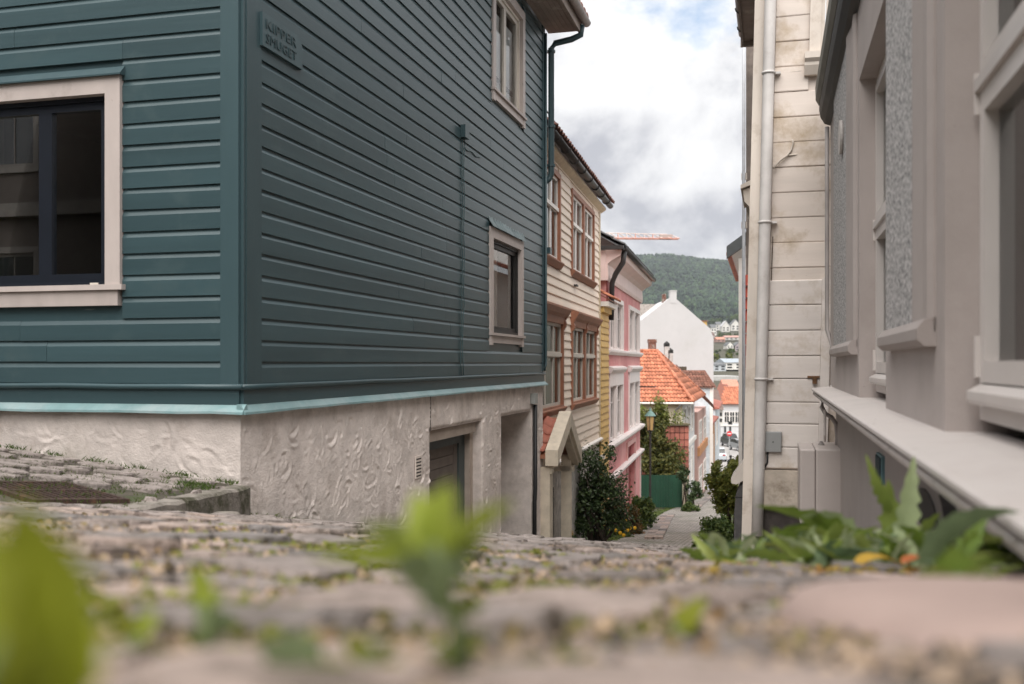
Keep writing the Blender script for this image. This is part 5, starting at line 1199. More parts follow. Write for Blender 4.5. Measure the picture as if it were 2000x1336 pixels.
MB().tube([ray(1611, 800, 8.55), ray(1611, 850, 8.55), ray(1611, 862, 8.6)], .011, 6).build('conduit', M('conduit_pale', (.5, .46, .44), bump=0), cb)
tv2 = GP_.t(1724, -.045); zv = GP_.z(1724, 908, -.045)
vp = root('vent_plate', GP_.pt(tv2, -.04, zv), 'small blue-green louvred vent plate below the ledge of the grey building', 'vent')
VB = M('blue_plate', (.13, .24, .27), rough=.5, bump=.05)
MB(GP_.pt).box(tv2 - .18, tv2 + .10, -.045, -.03, zv - .09, zv + .05).build('plate', VB, vp)
for k in range(4): MB(GP_.pt).box(tv2 - .15 + k * .06, tv2 - .12 + k * .06, -.03, -.022, zv - .08, zv + .04).build('slat', M('slat_dark', (.05, .08, .09), bump=0), vp)
tb2 = GP_.t(1832, -.045); zb2 = GP_.z(1832, 985, -.045)
bw_ = MB(GP_.pt).ext([(tb2 - .42 + .84 * (1 - math.cos(math.pi * k / 10)) / 2, zb2 - .08 + .20 * math.sin(math.pi * k / 10)) for k in range(11)], 1, -.06, -.005).build('basement_window', M('dark_steel', (.10, .10, .105), rough=.35, bump=.05), hgr)
MB(GP_.pt).ext([(tb2 - .30 + .60 * (1 - math.cos(math.pi * k / 10)) / 2, zb2 - .08 + .13 * math.sin(math.pi * k / 10)) for k in range(11)], 1, -.02, -.002).build('opening', M('opening_dark', (.02, .02, .02), bump=0), bw_)

# ------------------------------------------------------------------ houses behind the white one, seen as slivers
h2 = root('brown_wall_house', (4.2, 16, -3), 'brown weathered wall with a pale downpipe just past the white house', 'house')
W2 = Wall(*V2(1457, 15.6), 1, -.2623, -.2623, -1); W2s = Wall(*V2(1457, 15.6), .2623, 1, -1, .2623)
BRW = M('brown_weathered', (.20, .165, .145), rough=.85, nscale=4, namt=.3, bump=.4, dirt=(.30, .25, .22), dscale=2)
MB(W2.pt).box(0, 3, -5, 0, -3.4, 5.2).build('wall', BRW, h2)
MB().tube([ray(1452.5, 60, 15.4), ray(1452.5, 350, 15.4), ray(1452.5, 600, 15.4), ray(1453, 960, 15.4)], .026, 10).build('downpipe', M('bluish_pipe', (.56, .58, .62), rough=.45, bump=0), h2, smooth=True)
for py in (70, 345, 440): MB().lathe([(.045, -.05), (.045, .05)], tuple(ray(1453.5, py, 15.5)), 10).build('pipe_collar', OLDT, h2)
zt1, zt0 = zpx(535, 15.5), zpx(742, 15.5)
for k in range(9): z = zt0 + (zt1 - zt0) * k / 9; MB(W2.pt).hexa([(-.01, .14, z), (.14, .14, z), (.14, .01, z), (-.01, .01, z), (-.01, .09, z + .17), (.14, .06, z + .17), (.14, .0, z + .17), (.0, .0, z + .17)]).build('tile', M('red_hung_tile', (.55, .10, .06), rough=.6, var=.15, bump=.1), h2)
h3 = root('slate_verge_house', (5.6, 24, -4), 'white gabled house with slate verge further down on the right', 'house')
e0 = V2(1425, 22); z3 = zpx(495, 22)
W3s = Wall(e0[0] + .22, e0[1] + .1, .255, 1, -1, .255); W3 = Wall(e0[0] + .22, e0[1] + .1, 1, -.2, -.2, -1)
MB(W3s.pt).box(0, 7.2, -3, 0, -5, z3 - .1).build('wall', WHITE, h3)
MB(W3.pt).ext([(-.26, z3 - .10), (1.6, z3 + 1.20), (1.6, z3 + 1.50), (-.26, z3 + .16)], 1, -.16, .16).build('verge', M('verge_slate', (.10, .11, .115), rough=.5, bump=.1), h3)
MB(W3s.pt).ext([(-3, z3 + 2.2), (.24, z3 + .02), (.24, z3 + .07), (-3, z3 + 2.26)], 0, .05, 7.5).build('roof', WHITE, h3)
for k in range(26): MB(W3s.pt).box(.05 + k * .285, .05 + k * .285 + .20, .17, .27, z3 - .02, z3 + .05).build('eave_tile', M('eave_tile_red', (.45, .17, .12), var=.2, bump=.1), h3)

# ------------------------------------------------------------------ stair cheek wall by the corner of the white house
sw = root('stair_wall', (*V2(1446, 10.4), -2), 'dark stone stair flank with a sloping white coping beside the downpipe', 'stair wall')
WSw = Wall(*V2(1432, 10.2), 1, -.2623, -.2623, -1); kk = 10.2 / F
def sp(px, py): return ((px - 1432) * kk, zpx(py, 10.2))
MB(WSw.pt).ext([sp(1433, 1080), sp(1434, 1000), sp(1437, 965), sp(1444, 948), sp(1462, 938), sp(1462, 1080)], 1, -.5, 0).build('stone', M('dark_slab', (.085, .082, .084), rough=.75, nscale=6, namt=.35, bump=.5, bscale=25, bdist=.01, dirt=(.2, .18, .17), dscale=5, dlo=.58, dhi=.75), sw)
MB(WSw.pt).ext([sp(1428, 934), sp(1429, 943), sp(1438, 945), sp(1466, 928), sp(1466, 888), sp(1455, 896)], 1, -.55, .05).build('coping', M('coping_white', (.62, .57, .52), rough=.7, nscale=5, namt=.12, bump=.15), sw)
MB(WSw.pt).box(*[sp(1434, 1000)[0], sp(1462, 1000)[0]], 0.0, .004, sp(1434, 972)[1], sp(1434, 970)[1]).build('joint', BLK, sw)

# ------------------------------------------------------------------ wooded hill
def zhill(x, y):
    b = np.interp(y, [1150, 1300, 1600, 2000, 2450, 2700, 4200], [38, 52, 92, 170, 254, 262, 230])
    k = x / y
    b = b * np.interp(k, [-.6, -.1, .08, .155, .205, .24, .35, .8], [1.25, 1.12, .995, 1.0, .975, .93, .80, .55])
    return b + 5 * np.sin(x / 61.0) * np.sin(y / 83.0) * (y > 1400) + 4 * np.sin(x / 33.0 + y / 47.0)
HILLM = M('forest_floor', (.03, .04, .022), rough=.95, nscale=.02, namt=.3, bump=0)
tag(grid_mesh('hill', np.linspace(-1800, 2600, 90), np.linspace(1180, 4200, 60), zhill, HILLM), kind='structure')
n = 15000
fy = RNG.uniform(1330, 2640, n); fk = RNG.uniform(.03, .33, n); fx = fk * fy
fz = zhill(fx, fy); rr_ = RNG.uniform(3.5, 7.0, n); hh_ = RNG.uniform(9, 17, n)
prof_ = ((.0, .75), (.35, 1.0), (.72, .7)); V = []; Fc = []
ang0 = RNG.uniform(0, 6.28, n); base_i = np.arange(n) * 16
for f, s in prof_:
    for k in range(5):
        a = ang0 + k * 2 * np.pi / 5 + f * 2; w = rr_ * s * RNG.uniform(.75, 1.25, n)
        V.append(np.stack([fx + np.cos(a) * w, fy + np.sin(a) * w, fz + hh_ * (f + RNG.uniform(-.06, .06, n))], 1))
V.append(np.stack([fx + RNG.uniform(-1, 1, n), fy, fz + hh_], 1)); V = np.stack(V, 1).reshape(-1, 3)
q4 = [(i * 5 + k, i * 5 + (k + 1) % 5, (i + 1) * 5 + (k + 1) % 5, (i + 1) * 5 + k) for i in range(2) for k in range(5)]; q3 = [(10 + k, 10 + (k + 1) % 5, 15) for k in range(5)]
faces = np.concatenate([(base_i[:, None, None] + np.array(q4)[None]).reshape(-1, 4)]).tolist() + (base_i[:, None, None] + np.array(q3)[None]).reshape(-1, 3).tolist()
me = bpy.data.meshes.new('forest'); me.from_pydata(V.tolist(), [], faces)
FOREST = M('forest_green', (.012, .033, .025), rough=.9, var=0, nscale=.012, namt=.35, bump=0, island=.8, col2=(.030, .050, .022))
tag(mkobj('forest', me, FOREST), 'dense dark green woodland covering the far hill', 'forest', kind='stuff')

# ------------------------------------------------------------------ foliage
def leaves(n, centers, radii, size, rng, shell=.55, droop=.3, zsq=1.0):
    """n diamond leaves in ellipsoid clumps -> verts, faces"""
    m = len(centers); ci = rng.integers(0, m, n); C_ = np.asarray(centers)[ci]; R_ = np.asarray(radii)[ci]
    d = rng.normal(size=(n, 3)); d /= np.linalg.norm(d, axis=1)[:, None]
    r = np.abs(rng.normal(.78, .30, n)); P = C_ + d * (R_ * r[:, None])
    nrm = d + rng.normal(scale=.7, size=(n, 3)); nrm[:, 2] += .5; nrm /= np.linalg.norm(nrm, axis=1)[:, None]
    a = np.cross(nrm, rng.normal(size=(n, 3))); a /= np.linalg.norm(a, axis=1)[:, None] + 1e-9
    b = np.cross(nrm, a); s = size * rng.uniform(.6, 1.35, n)[:, None]; a[:, 2] -= droop * .5
    v = np.stack([P - a * s, P - b * s * .5 + nrm * s * .12, P + a * s, P + b * s * .5 + nrm * s * .12], 1).reshape(-1, 3)
    i = np.arange(n)[:, None] * 4; return v, np.concatenate([i, i + 1, i + 2, i + 3], 1)
def plant_mass(name, part, mat, parent, n, centers, radii, size, seed, **k):
    v, f = leaves(n, centers, radii, size, np.random.default_rng(seed), **k)
    me = bpy.data.meshes.new(part); me.from_pydata(v.tolist(), [], f.tolist()); return mkobj(part, me, mat, parent)
def clumps(c, R, m, seed, r0=.3, r1=.5, flat=1.0):
    g = np.random.default_rng(seed); d = g.normal(size=(m, 3)); d /= np.linalg.norm(d, axis=1)[:, None]
    P = np.asarray(c) + d * np.asarray(R) * g.uniform(.35, 1.0, m)[:, None]
    return P, np.repeat((g.uniform(r0, r1, m) * np.mean(R))[:, None], 3, 1) * np.array([1, 1, flat])
LG_DARK = leaf_mat('leaf_dark', (.022, .042, .016), (.085, .125, .045), rough=.35, trans=.2)
LG_OLIVE = leaf_mat('leaf_olive', (.055, .078, .022), (.20, .185, .05), rough=.5)
LG_MID = leaf_mat('leaf_mid', (.04, .08, .02), (.12, .16, .035), rough=.5)
LG_YEL = leaf_mat('leaf_yellowgreen', (.10, .14, .025), (.27, .28, .07), rough=.5)
LG_RUST = leaf_mat('leaf_rust', (.05, .07, .02), (.20, .10, .035), rough=.5)
BARK = M('bark', (.055, .042, .032), rough=.9, nscale=10, namt=.4, bump=.5, bscale=30)
def bush(name, label, cat, pxc, pyc, d, wpx, hpx, mat, n, size, seed, m=14, stems=6, group=None, depth=None):
    c = ray(pxc, pyc, d); k = d / F; R = np.array([wpx * k / 2, (depth or wpx * k / 2), hpx * k / 2]); zb = float(zground(c[0], d))
    r = root(name, (c[0], d, min(zb, c[2] - R[2])), label, cat, group)
    C_, Rr = clumps(c, R * .92, int(m * 1.6), seed, .14, .36); plant_mass(name, 'foliage', mat, r, n, C_, Rr, size, seed + 1)
    g = random.Random(seed)
    for i in range(stems):
        t = C_[g.randrange(len(C_))]; b0 = Vector((c[0] + g.uniform(-.3, .3) * R[0], d + g.uniform(-.3, .3) * R[1], min(zb, c[2] - R[2]) - .05)); e_ = Vector(t)
        MB().tube([tuple(b0), tuple(b0.lerp(e_, .5) + Vector((g.uniform(-.1, .1), g.uniform(-.1, .1), .05)) * R[0]), tuple(e_)], [.02 * (1 + R[2]), .014 * (1 + R[2]), .006], 6).build('stem', BARK, r, smooth=True)
    return r
# climbing rose beside the porch
rb = bush('climbing_bush', 'dark evergreen climbing bush beside the porch of the cream house', 'bush', 1168, 968, 21.5, 150, 215, LG_DARK, 6500, .046, 5, m=60, stems=18, depth=.5)
# tree in front of the cream house
tr = root('garden_tree', (*V2(1292, 45), -6.6), 'olive-green garden tree behind the lantern and above the green gate', 'tree')
c = ray(1292, 898, 45); k = 45 / F; R = np.array([54 * k, 1.2, 56 * k]); C_, Rr = clumps(c, R * .95, 46, 21, .20, .40)
Ct, Rt = clumps(ray(1274, 842, 45), np.array([34 * k, .8, 52 * k]), 34, 27, .16, .34); C_ = np.concatenate([C_, Ct]); Rr = np.concatenate([Rr, Rt])
plant_mass('t', 'crown', LG_OLIVE, tr, 11000, C_, Rr, .085, 22)
C2, R2 = clumps(ray(1280, 812, 45), np.array([45 * k, .8, 45 * k]), 12, 25, .22, .35); plant_mass('t', 'crown', LG_YEL, tr, 1500, C2, R2, .07, 26)
b0 = Vector((*V2(1290, 45.2), -6.6)); MB().tube([tuple(b0), tuple(b0 + Vector((.05, 0, 1.6))), tuple(b0 + Vector((-.1, 0, 3.2)))], [.13, .10, .05], 8).build('trunk', BARK, tr, smooth=True)
for i in range(9):
    e_ = Vector(C_[i * 4]); s_ = b0 + Vector((0, 0, 1.2 + .18 * i)); MB().tube([tuple(s_), tuple(s_.lerp(e_, .5) + Vector((0, 0, .1))), tuple(e_)], [.05, .03, .012], 6).build('limb', BARK, tr, smooth=True)
bush('shrub', 'leafy bright green shrub at the corner of the pink house', 'shrub', 1256, 1000, 30, 66, 84, LG_MID, 4200, .06, 31)
bush('shrub', 'rust-tinged shrub in the bed in front of the pink house', 'shrub', 1222, 1015, 27, 76, 96, LG_RUST, 3600, .05, 41)
fb = bush('flower_bed', 'low green flower bed with small yellow flowers by the lane', 'flower bed', 1210, 1050, 25.5, 110, 56, LG_MID, 4200, .045, 51)
YF = M('yellow_petal', (.75, .42, .02), rough=.6, bump=0)
g = random.Random(3)
for i in range(12):
    p = ray(1180 + g.uniform(0, 60), 1015 + g.uniform(0, 35), 25.0)
    MB().lathe([(.0, .0), (.045, .012), (.05, .02), (.0, .025)], tuple(p), 7, axis=1).build('flower', YF, fb)
sf = bush('sunflower_pot', 'potted plant with one large yellow flower at the foot of the porch post', 'flower', 1113, 1058, 19.5, 46, 36, LG_DARK, 700, .05, 61, m=8, stems=4)
p = ray(1112, 1041, 19.1)
for k in range(12):
    a = 2 * math.pi * k / 12; MB().add([tuple(p + np.array([.03 * math.cos(a - .3), 0, .03 * math.sin(a - .3)])), tuple(p + np.array([.10 * math.cos(a), -.01, .10 * math.sin(a)])), tuple(p + np.array([.03 * math.cos(a + .3), .005, .03 * math.sin(a + .3)]))], [(0, 1, 2)]).build('petal', YF, sf, recalc=False)
MB().lathe([(.045, -.01), (.045, .01), (.02, .02)], tuple(p - np.array([0, .02, 0])), 12, axis=1).build('flower_centre', M('flower_brown', (.12, .05, .02), bump=.2), sf)
MB().lathe([(.10, -.25), (.14, 0), (.15, 0), (.15, .03), (.0, .03)], tuple(ray(1113, 1080, 19.5)), 12).build('pot', TH, sf)
bush('hanging_shrub', 'yellow-green shrub leaning over the lane past the white house', 'shrub', 1420, 950, 27, 78, 128, LG_YEL, 7000, .055, 71, m=22)
bush('tall_shrub', 'upright green shrub between the road and the pale downpipe', 'shrub', 1441, 905, 29, 44, 70, LG_YEL, 1300, .06, 81, m=12)
bush('roadside_bush', 'low weedy bush along the right edge of the lane', 'bush', 1405, 1048, 15.5, 110, 90, LG_MID, 5000, .032, 91, m=18)
bush('wall_shrub', 'dark shrub against the white facade beside the kerb', 'shrub', 1354, 966, 43, 34, 66, LG_DARK, 1300, .06, 101, m=10)
bush('grass_bank', 'small bright green grassy bank beside the lane', 'bush', 1352, 996, 41, 56, 28, LG_MID, 2200, .05, 111, m=12, stems=0)
bush('ivy_clump', 'dark ivy hanging over the right end of the green gate', 'ivy', 1336, 930, 42, 46, 46, LG_DARK, 1000, .06, 121, m=10, stems=3)
for i, (px, py, d, w, h, mt, lb) in enumerate(((1400, 690, 450, 18, 24, LG_DARK, 'dark round tree beside the white gable on the far slope'), (1397, 697, 400, 15, 18, LG_YEL, 'pale yellow-green tree in front of the dark far tree'), (1425, 688, 470, 24, 18, LG_MID, 'mid green trees below the far houses'), (1424, 697, 420, 26, 14, LG_YEL, 'yellow-green tree row above the harbour hall'), (1446, 690, 430, 16, 22, LG_MID, 'green tree touching the downpipe edge on the far slope'),
                                                   (1415, 656, 800, 40, 14, LG_MID, 'hedge of trees under the far white houses'), (1440, 655, 780, 26, 12, LG_DARK, 'dark trees at the right of the far slope'), (1400, 628, 1150, 40, 12, LG_MID, 'lighter trees at the edge of the wood'), (1435, 620, 1180, 40, 14, LG_MID, 'trees above the far gabled house'))):
    bush('far_tree', lb, 'tree', px, py, d, w, h, mt, 700, d / F * 1.5, 200 + i * 7, m=9, stems=1, group='trees on the far slope')

# ------------------------------------------------------------------ gate, lantern, crane, signs, cars, person
gg_ = root('green_gate', (*V2(1292, 43.5), -6.6), 'dark green board gate closing the yard beyond the pink house', 'gate')
GRN = M('green_boards', (.012, .058, .032), rough=.6, var=.10, nscale=3, namt=.2, bump=.2)
for k in range(17):
    x = V2(1247 + k * 5.1, 43.5)[0]; MB().box(x, x + .108, 43.5, 43.54, zpx(991, 43.5), zpx(928, 43.5)).build('board', GRN, gg_)
for py in (938, 980): MB().box(V2(1247, 43.5)[0], V2(1333, 43.5)[0], 43.545, 43.6, zpx(py + 2, 43.5), zpx(py - 2, 43.5)).build('rail', GRN, gg_)
for px in (1335, 1341): x = V2(px, 43.3)[0]; MB().box(x - .05, x + .05, 43.2, 43.34, -6.9, zpx(930, 43.4)).build('post', CREAMW, gg_)

lp = root('street_lantern', (*V2(1270, 36), -5.8), 'old street lantern with verdigris cap and amber glass before the tree', 'street lamp')
x, y = V2(1270, 36); zt, zb = zpx(813, 36), zpx(840, 36)
COP = M('verdigris', (.22, .36, .33), rough=.5, nscale=8, namt=.25, bump=.1)
MB().lathe([(.20, 0), (.21, .02), (.10, .15), (.05, .19), (.05, .22), (.02, .26), (.03, .29), (.0, .33)], (x, y, zt), 12).build('cap', COP, lp, smooth=False)
AMB = M('amber_glass', (.55, .36, .16), rough=.3, nscale=3, namt=.15, bump=0); hexv = lambda r, z: [(x + r * math.cos(math.pi / 3 * k + .3), y + r * math.sin(math.pi / 3 * k + .3), z) for k in range(6)]
b6, t6 = hexv(.12, zb), hexv(.17, zt)
for k in range(6): MB().quad(b6[k], b6[(k + 1) % 6], t6[(k + 1) % 6], t6[k]).build('pane', AMB, lp, recalc=False); MB().tube([b6[k], t6[k]], .012, 6).build('frame_bar', BLACKG, lp)
MB().lathe([(.03, -.14), (.06, -.10), (.04, -.06), (.13, -.02), (.13, 0)], (x, y, zb), 12).build('base', BLACKG, lp)
MB().tube([(x, y, zb - .1), (x, y, -5.9)], [.04, .028], 10).build('post', BLACKG, lp)

cr = root('tower_crane', (*V2(1100, 170), -12), 'red and white tower crane jib against the clouds', 'crane')
CRR = M('crane_red', (.62, .29, .22), rough=.6, bump=0); CRW = M('crane_pale', (.70, .58, .54), rough=.6, bump=0)
d = 170; zb_, zt_ = zpx(465, d), zpx(452, d); k = d / F; x0_, x1_ = V2(1020, d)[0], V2(1326, d)[0]; dp = .7
def zc_(x): f = (x - x0_) / (x1_ - x0_); return zb_ - .15 * f, zt_ - .55 * max(0, f - .3) / .7
n = 18; st = (x1_ - x0_) / n
for s in (-dp, dp): MB().tube([(x0_, d + s, zb_), (x1_, d + s, zb_ - .15)], .085, 6).build('lower_chord', CRR, cr)
MB().tube([(x0_, d, zc_(x0_)[1]), (x1_ - 2, d, zc_(x1_ - 2)[1])], .07, 6).build('upper_chord', CRW, cr)
for i in range(n):
    xa, xb = x0_ + i * st, x0_ + (i + 1) * st; m_ = CRW
    for s in (-dp, dp):
        MB().tube([(xa, d + s, zc_(xa)[0]), (xa, d, zc_(xa)[1])], .05, 5).build('strut', CRR if i % 2 else CRW, cr); MB().tube([(xa, d, zc_(xa)[1]), (xb, d + s, zc_(xb)[0])], .055, 5).build('strut', m_, cr)
MB().box(x1_ - 3.3, x1_ - 1.2, d - .5, d + .5, zb_ + .0, zb_ + .55).build('winch_housing', M('winch_grey', (.45, .36, .33), bump=0), cr)
xm = V2(1120, d)[0]
for sx in (-.8, .8):
    for sy in (-.8, .8): MB().tube([(xm + sx, d + sy, -12), (xm + sx, d + sy, zb_ + 6)], .09, 6).build('mast_leg', CRR, cr)
for i in range(22):
    z0 = -12 + i * 1.9; MB().tube([(xm - .8, d - .8, z0), (xm + .8, d - .8, z0 + 1.9)], .05, 5).build('mast_brace', CRR, cr)

sg2 = root('no_entry_sign', (*V2(1424.5, 112), -11), 'red round no-entry road sign on a thin pole by the parked cars', 'sign')
x, y = V2(1424.5, 112); zc2 = zpx(847, 112)
MB().lathe([(.30, 0), (.30, .03)], (x, y, zc2), 20, axis=1).build('disc', M('sign_red', (.55, .02, .025), rough=.4, bump=0), sg2)
MB().box(x - .21, x + .21, y - .012, y - .002, zc2 - .05, zc2 + .05).build('bar', M('sign_white', (.8, .8, .8), bump=0), sg2)
MB().tube([(x, y + .05, -11.2), (x, y + .05, zc2 + .35)], .035, 8).build('pole', M('pole_grey', (.35, .35, .35), bump=0), sg2)

def car(label, px, d, col, rot, name='parked_car', scale=1.0, tall=0.0):
    x, y = V2(px, d); z = float(zground(x, y)); r = root(name, (x, y, z), label, 'car', 'cars parked at the foot of the lane')
    ca, sa = math.cos(rot), math.sin(rot)
    tf = lambda a, b, c: (x + a * ca - b * sa, y + a * sa + b * ca, z + c)       # a along the car, b across
    paint = M('car_' + name + label[:6], col, rough=.25, spec=.6, bump=0, var=0, namt=.03)
    h = tall
    prof = [(-2.1, .35), (-2.15, .75), (-1.95, .95 + h * .6), (-1.7, 1.02 + h), (-1.25, 1.05 + h), (1.0, .95 + h), (1.85, .84 + h), (2.1, .66), (2.12, .35)]
    MB(tf).ext([(p[0], p[1]) for p in prof], 1, -.84, .84).build('body', paint, r)
    cab = [(-1.75, 1.0 + h), (-1.35, 1.42 + h), (-.2, 1.48 + h), (.35, 1.38 + h), (1.0, .95 + h)]
    MB(tf).ext(cab, 1, -.70, .70).build('cabin', DPANE, r)
    MB(tf).ext([(-1.45, 1.42 + h), (-.2, 1.485 + h), (.36, 1.385 + h), (.3, 1.43 + h), (-.2, 1.52 + h), (-1.4, 1.47 + h)], 1, -.68, .68).build('roof', paint, r)
    for a in (-1.3, 1.3):
        for b in (-.80, .80):
            w = MB(tf).lathe([(.32, -.1), (.33, -.06), (.33, .06), (.32, .1)], (a, b, .33), 16, axis=1).build('wheel', BLK, r); MB(tf).lathe([(.19, -.11), (.19, .11)], (a, b, .33), 12, axis=1).build('rim', M('alloy', (.4, .4, .42), rough=.3, bump=0), w)
    for b in (-.6, .6): MB(tf).box(2.06, 2.15, b - .2, b + .2, .60, .74).build('headlight', M('lamp_glass', (.7, .7, .68), rough=.2, bump=0), r); MB(tf).box(-2.17, -2.08, b - .15, b + .15, .75, .9).build('tail_light', M('tail_red', (.4, .03, .03), bump=0), r)
    MB(tf).box(2.115, 2.14, -.5, .5, .38, .55).build('grille', BLK, r)
    return r
car('silver-grey hatchback parked facing up the lane by the downpipe', 1446, 128, (.30, .31, .32), rad(-80))
car('dark off-roader parked in front of the white end house', 1427, 137, (.04, .045, .05), rad(-86), tall=.25)
car('small pale car parked on the left edge of the road', 1402, 110, (.55, .60, .64), rad(80))

# person in black walking down the lane, mostly hidden by the shrub
def person(px, d, label):
    x, y = V2(px, d); z = float(zground(x, y)); r = root('person', (x, y, z), label, 'person')
    me = bpy.data.meshes.new('body')
    V_ = [(0, 0, .95, .15, .11), (0, 0, 1.15, .14, .11), (0, 0, 1.38, .18, .12), (0, 0, 1.50, .07, .07), (0, -.01, 1.58, .065, .07), (0, -.01, 1.68, .095, .105), (0, -.01, 1.78, .06, .07),
          (-.10, 0, .88, .10, .10), (-.11, -.03, .48, .075, .075), (-.11, .03, .09, .05, .05), (-.11, -.10, .05, .04, .05), (.10, 0, .88, .10, .10), (.11, .05, .48, .075, .075), (.11, .08, .09, .05, .05), (.11, -.05, .05, .04, .05),
          (-.21, 0, 1.40, .065, .065), (-.25, .03, 1.12, .05, .05), (-.23, -.06, .88, .042, .042), (-.22, -.09, .78, .035, .045), (.21, 0, 1.40, .065, .065), (.25, .02, 1.12, .05, .05), (.23, -.06, .88, .042, .042), (.22, -.09, .78, .035, .045)]
    E_ = [(0, 1), (1, 2), (2, 3), (3, 4), (4, 5), (5, 6), (0, 7), (7, 8), (8, 9), (9, 10), (0, 11), (11, 12), (12, 13), (13, 14), (2, 15), (15, 16), (16, 17), (17, 18), (2, 19), (19, 20), (20, 21), (21, 22)]
    me.from_pydata([(x + v[0], y + v[1], z + v[2]) for v in V_], E_, [])
    o = mkobj('body', me, M('black_clothes', (.018, .018, .022), rough=.8, bump=0), r)
    md = o.modifiers.new('skin', 'SKIN'); sv = me.skin_vertices[0].data
    for i, v in enumerate(V_): sv[i].radius = (v[3], v[4]); sv[i].use_root = (i == 0)
    sb = o.modifiers.new('sub', 'SUBSURF'); sb.levels = 1; sb.render_levels = 2
    MB().lathe([(.0, .13), (.09, .10), (.115, .03), (.11, -.04), (.07, -.10), (.0, -.11)], (x, y + .01, z + 1.71), 12).build('hair', M('dark_hair', (.015, .012, .012), bump=0), r, smooth=True)
    MB().lathe([(.19, -.55), (.20, -.2), (.21, .2), (.16, .36), (.07, .42)], (x, y, z + 1.1), 14).build('coat', M('black_clothes', (.018, .018, .022)), r, smooth=True)
    return r
person(1427, 82, 'person in a black coat on the lane, mostly hidden by the shrub')

# ------------------------------------------------------------------ foreground weeds
def leaf_mesh(p0, p1, width, arch=.25, lobes=0.0, fold=.25, side=None, n=12, nlobe=5, twist=0.0, seed=0, shape=.55):
    if lobes: n, nlobe = 22, 6
    g = random.Random(seed); p0 = Vector(p0); p1 = Vector(p1); ax = p1 - p0; L_ = ax.length
    up = Vector((0, 0, 1)); sd = Vector(side).normalized() if side else ax.cross(up)
    if sd.length < 1e-4: sd = Vector((1, 0, 0))
    sd = (sd - ax * (sd.dot(ax) / ax.length_squared)).normalized(); nm = sd.cross(ax).normalized()
    if nm.z < 0: nm = -nm
    vs = []; fs = []
    for i in range(n + 1):
        f = i / n; c = p0 + ax * f + nm * (arch * L_ * 4 * f * (1 - f))
        w = width * .5 * (math.sin(math.pi * min(1, f ** shape)) ** .8 if 0 < f < 1 else .0) + width * .04 * (1 - f)
        if lobes: w *= 1 - lobes * (.5 + .5 * math.cos(f * nlobe * 2 * math.pi + g.random() * .6)) * (1 - f * .55)
        t = twist * f; s2 = sd * math.cos(t) + nm * math.sin(t); n2 = nm * math.cos(t) - sd * math.sin(t)
        wl, wr = w * g.uniform(.85, 1.12), w * g.uniform(.85, 1.12)
        vs += [tuple(c - s2 * wl + n2 * fold * wl), tuple(c - s2 * wl * .5 + n2 * fold * wl * .62), tuple(c), tuple(c + s2 * wr * .5 + n2 * fold * wr * .62), tuple(c + s2 * wr + n2 * fold * wr)]
    for i in range(n):
        for k in range(4): a = i * 5 + k; fs.append((a, a + 1, a + 6, a + 5))
    return MB().add(vs, fs)
DAND = leaf_mat('dandelion_leaf', (.15, .23, .035), (.34, .40, .11), rough=.45, trans=.35)
DANP = leaf_mat('pale_leaf', (.34, .41, .21), (.48, .52, .34), rough=.6, trans=.3)
GREYG = leaf_mat('greygreen_leaf', (.13, .19, .10), (.20, .27, .14), rough=.5, trans=.3)
YLEAF = leaf_mat('yellow_leaf', (.55, .28, .03), (.60, .40, .06), rough=.6, trans=.3)
OLEAF = leaf_mat('orange_leaf', (.50, .13, .05), (.55, .2, .06), rough=.6, trans=.3)
g = random.Random(12)
def rosette(label, px, d, lv, n_rand, spread_px, seed, lrange=(.05, .16), hmax=.13):
    g = random.Random(seed); x = (px - CX) / F * d; z = float(zground(x, d)); r = root('dandelion', (x, d, z), label, 'weed', 'dandelions along the foot of the grey building')
    for (bx, by, tx, ty, dd, w, ar, lob, mt, tw) in lv:
        w *= 1.0; lob = min(.6, lob + .2)
        leaf_mesh(ray(bx, by, d), ray(tx, ty, d + dd), w / F * d, ar, lob, seed=g.randrange(999), twist=tw, side=(1, -.35, .1) if abs(tx - bx) < 90 else (0, -.6, .8)).build('leaf', mt, r, smooth=True, recalc=False)
    for i in range(n_rand):
        a = g.uniform(0, 2 * math.pi); ln = g.uniform(*lrange); bx = x + g.uniform(-spread_px, spread_px) / F * d * .55; by = d + g.uniform(-.18, .10)
        zb = float(zground(bx, by)) + .01; tx, ty = bx + math.cos(a) * ln, by + math.sin(a) * ln * .8
        leaf_mesh((bx, by, zb), (tx, ty, float(zground(tx, ty)) + g.uniform(.02, hmax)), ln * g.uniform(.20, .36), g.uniform(.02, .30), g.uniform(.25, .7), seed=g.randrange(999), twist=g.uniform(-.8, .8), side=(g.uniform(-1, 1), -.35, g.uniform(.2, 1))).build('leaf', g.choice((DAND, DAND, DANP, DANP, GREYG)), r, smooth=True, recalc=False)
    return r
rosette('tall dandelion clump with upright leaves in front of the ledge', 1730, 2.15,
        [(1748, 1125, 1735, 935, .0, 62, .03, .35, DAND, .2), (1738, 1000, 1690, 885, -.02, 26, -.12, .2, DAND, .5), (1765, 1080, 1785, 890, .03, 52, .05, .3, DANP, -.3), (1752, 1110, 1838, 1000, -.05, 44, .15, .3, DAND, .4),
         (1720, 1100, 1472, 988, .02, 66, .12, .35, DAND, -.3), (1700, 1105, 1560, 1010, .0, 58, .30, .25, DANP, .3), (1690, 1112, 1500, 1062, -.08, 52, .28, .2, DAND, 0),
         (1760, 1118, 1900, 1050, -.06, 55, .25, .2, DANP, .2), (1735, 1120, 1620, 1075, -.15, 60, .35, .2, DAND, .0), (1745, 1122, 1850, 1085, -.16, 52, .3, .25, DAND, .2)], 260, 350, 5, (.05, .13), .10)
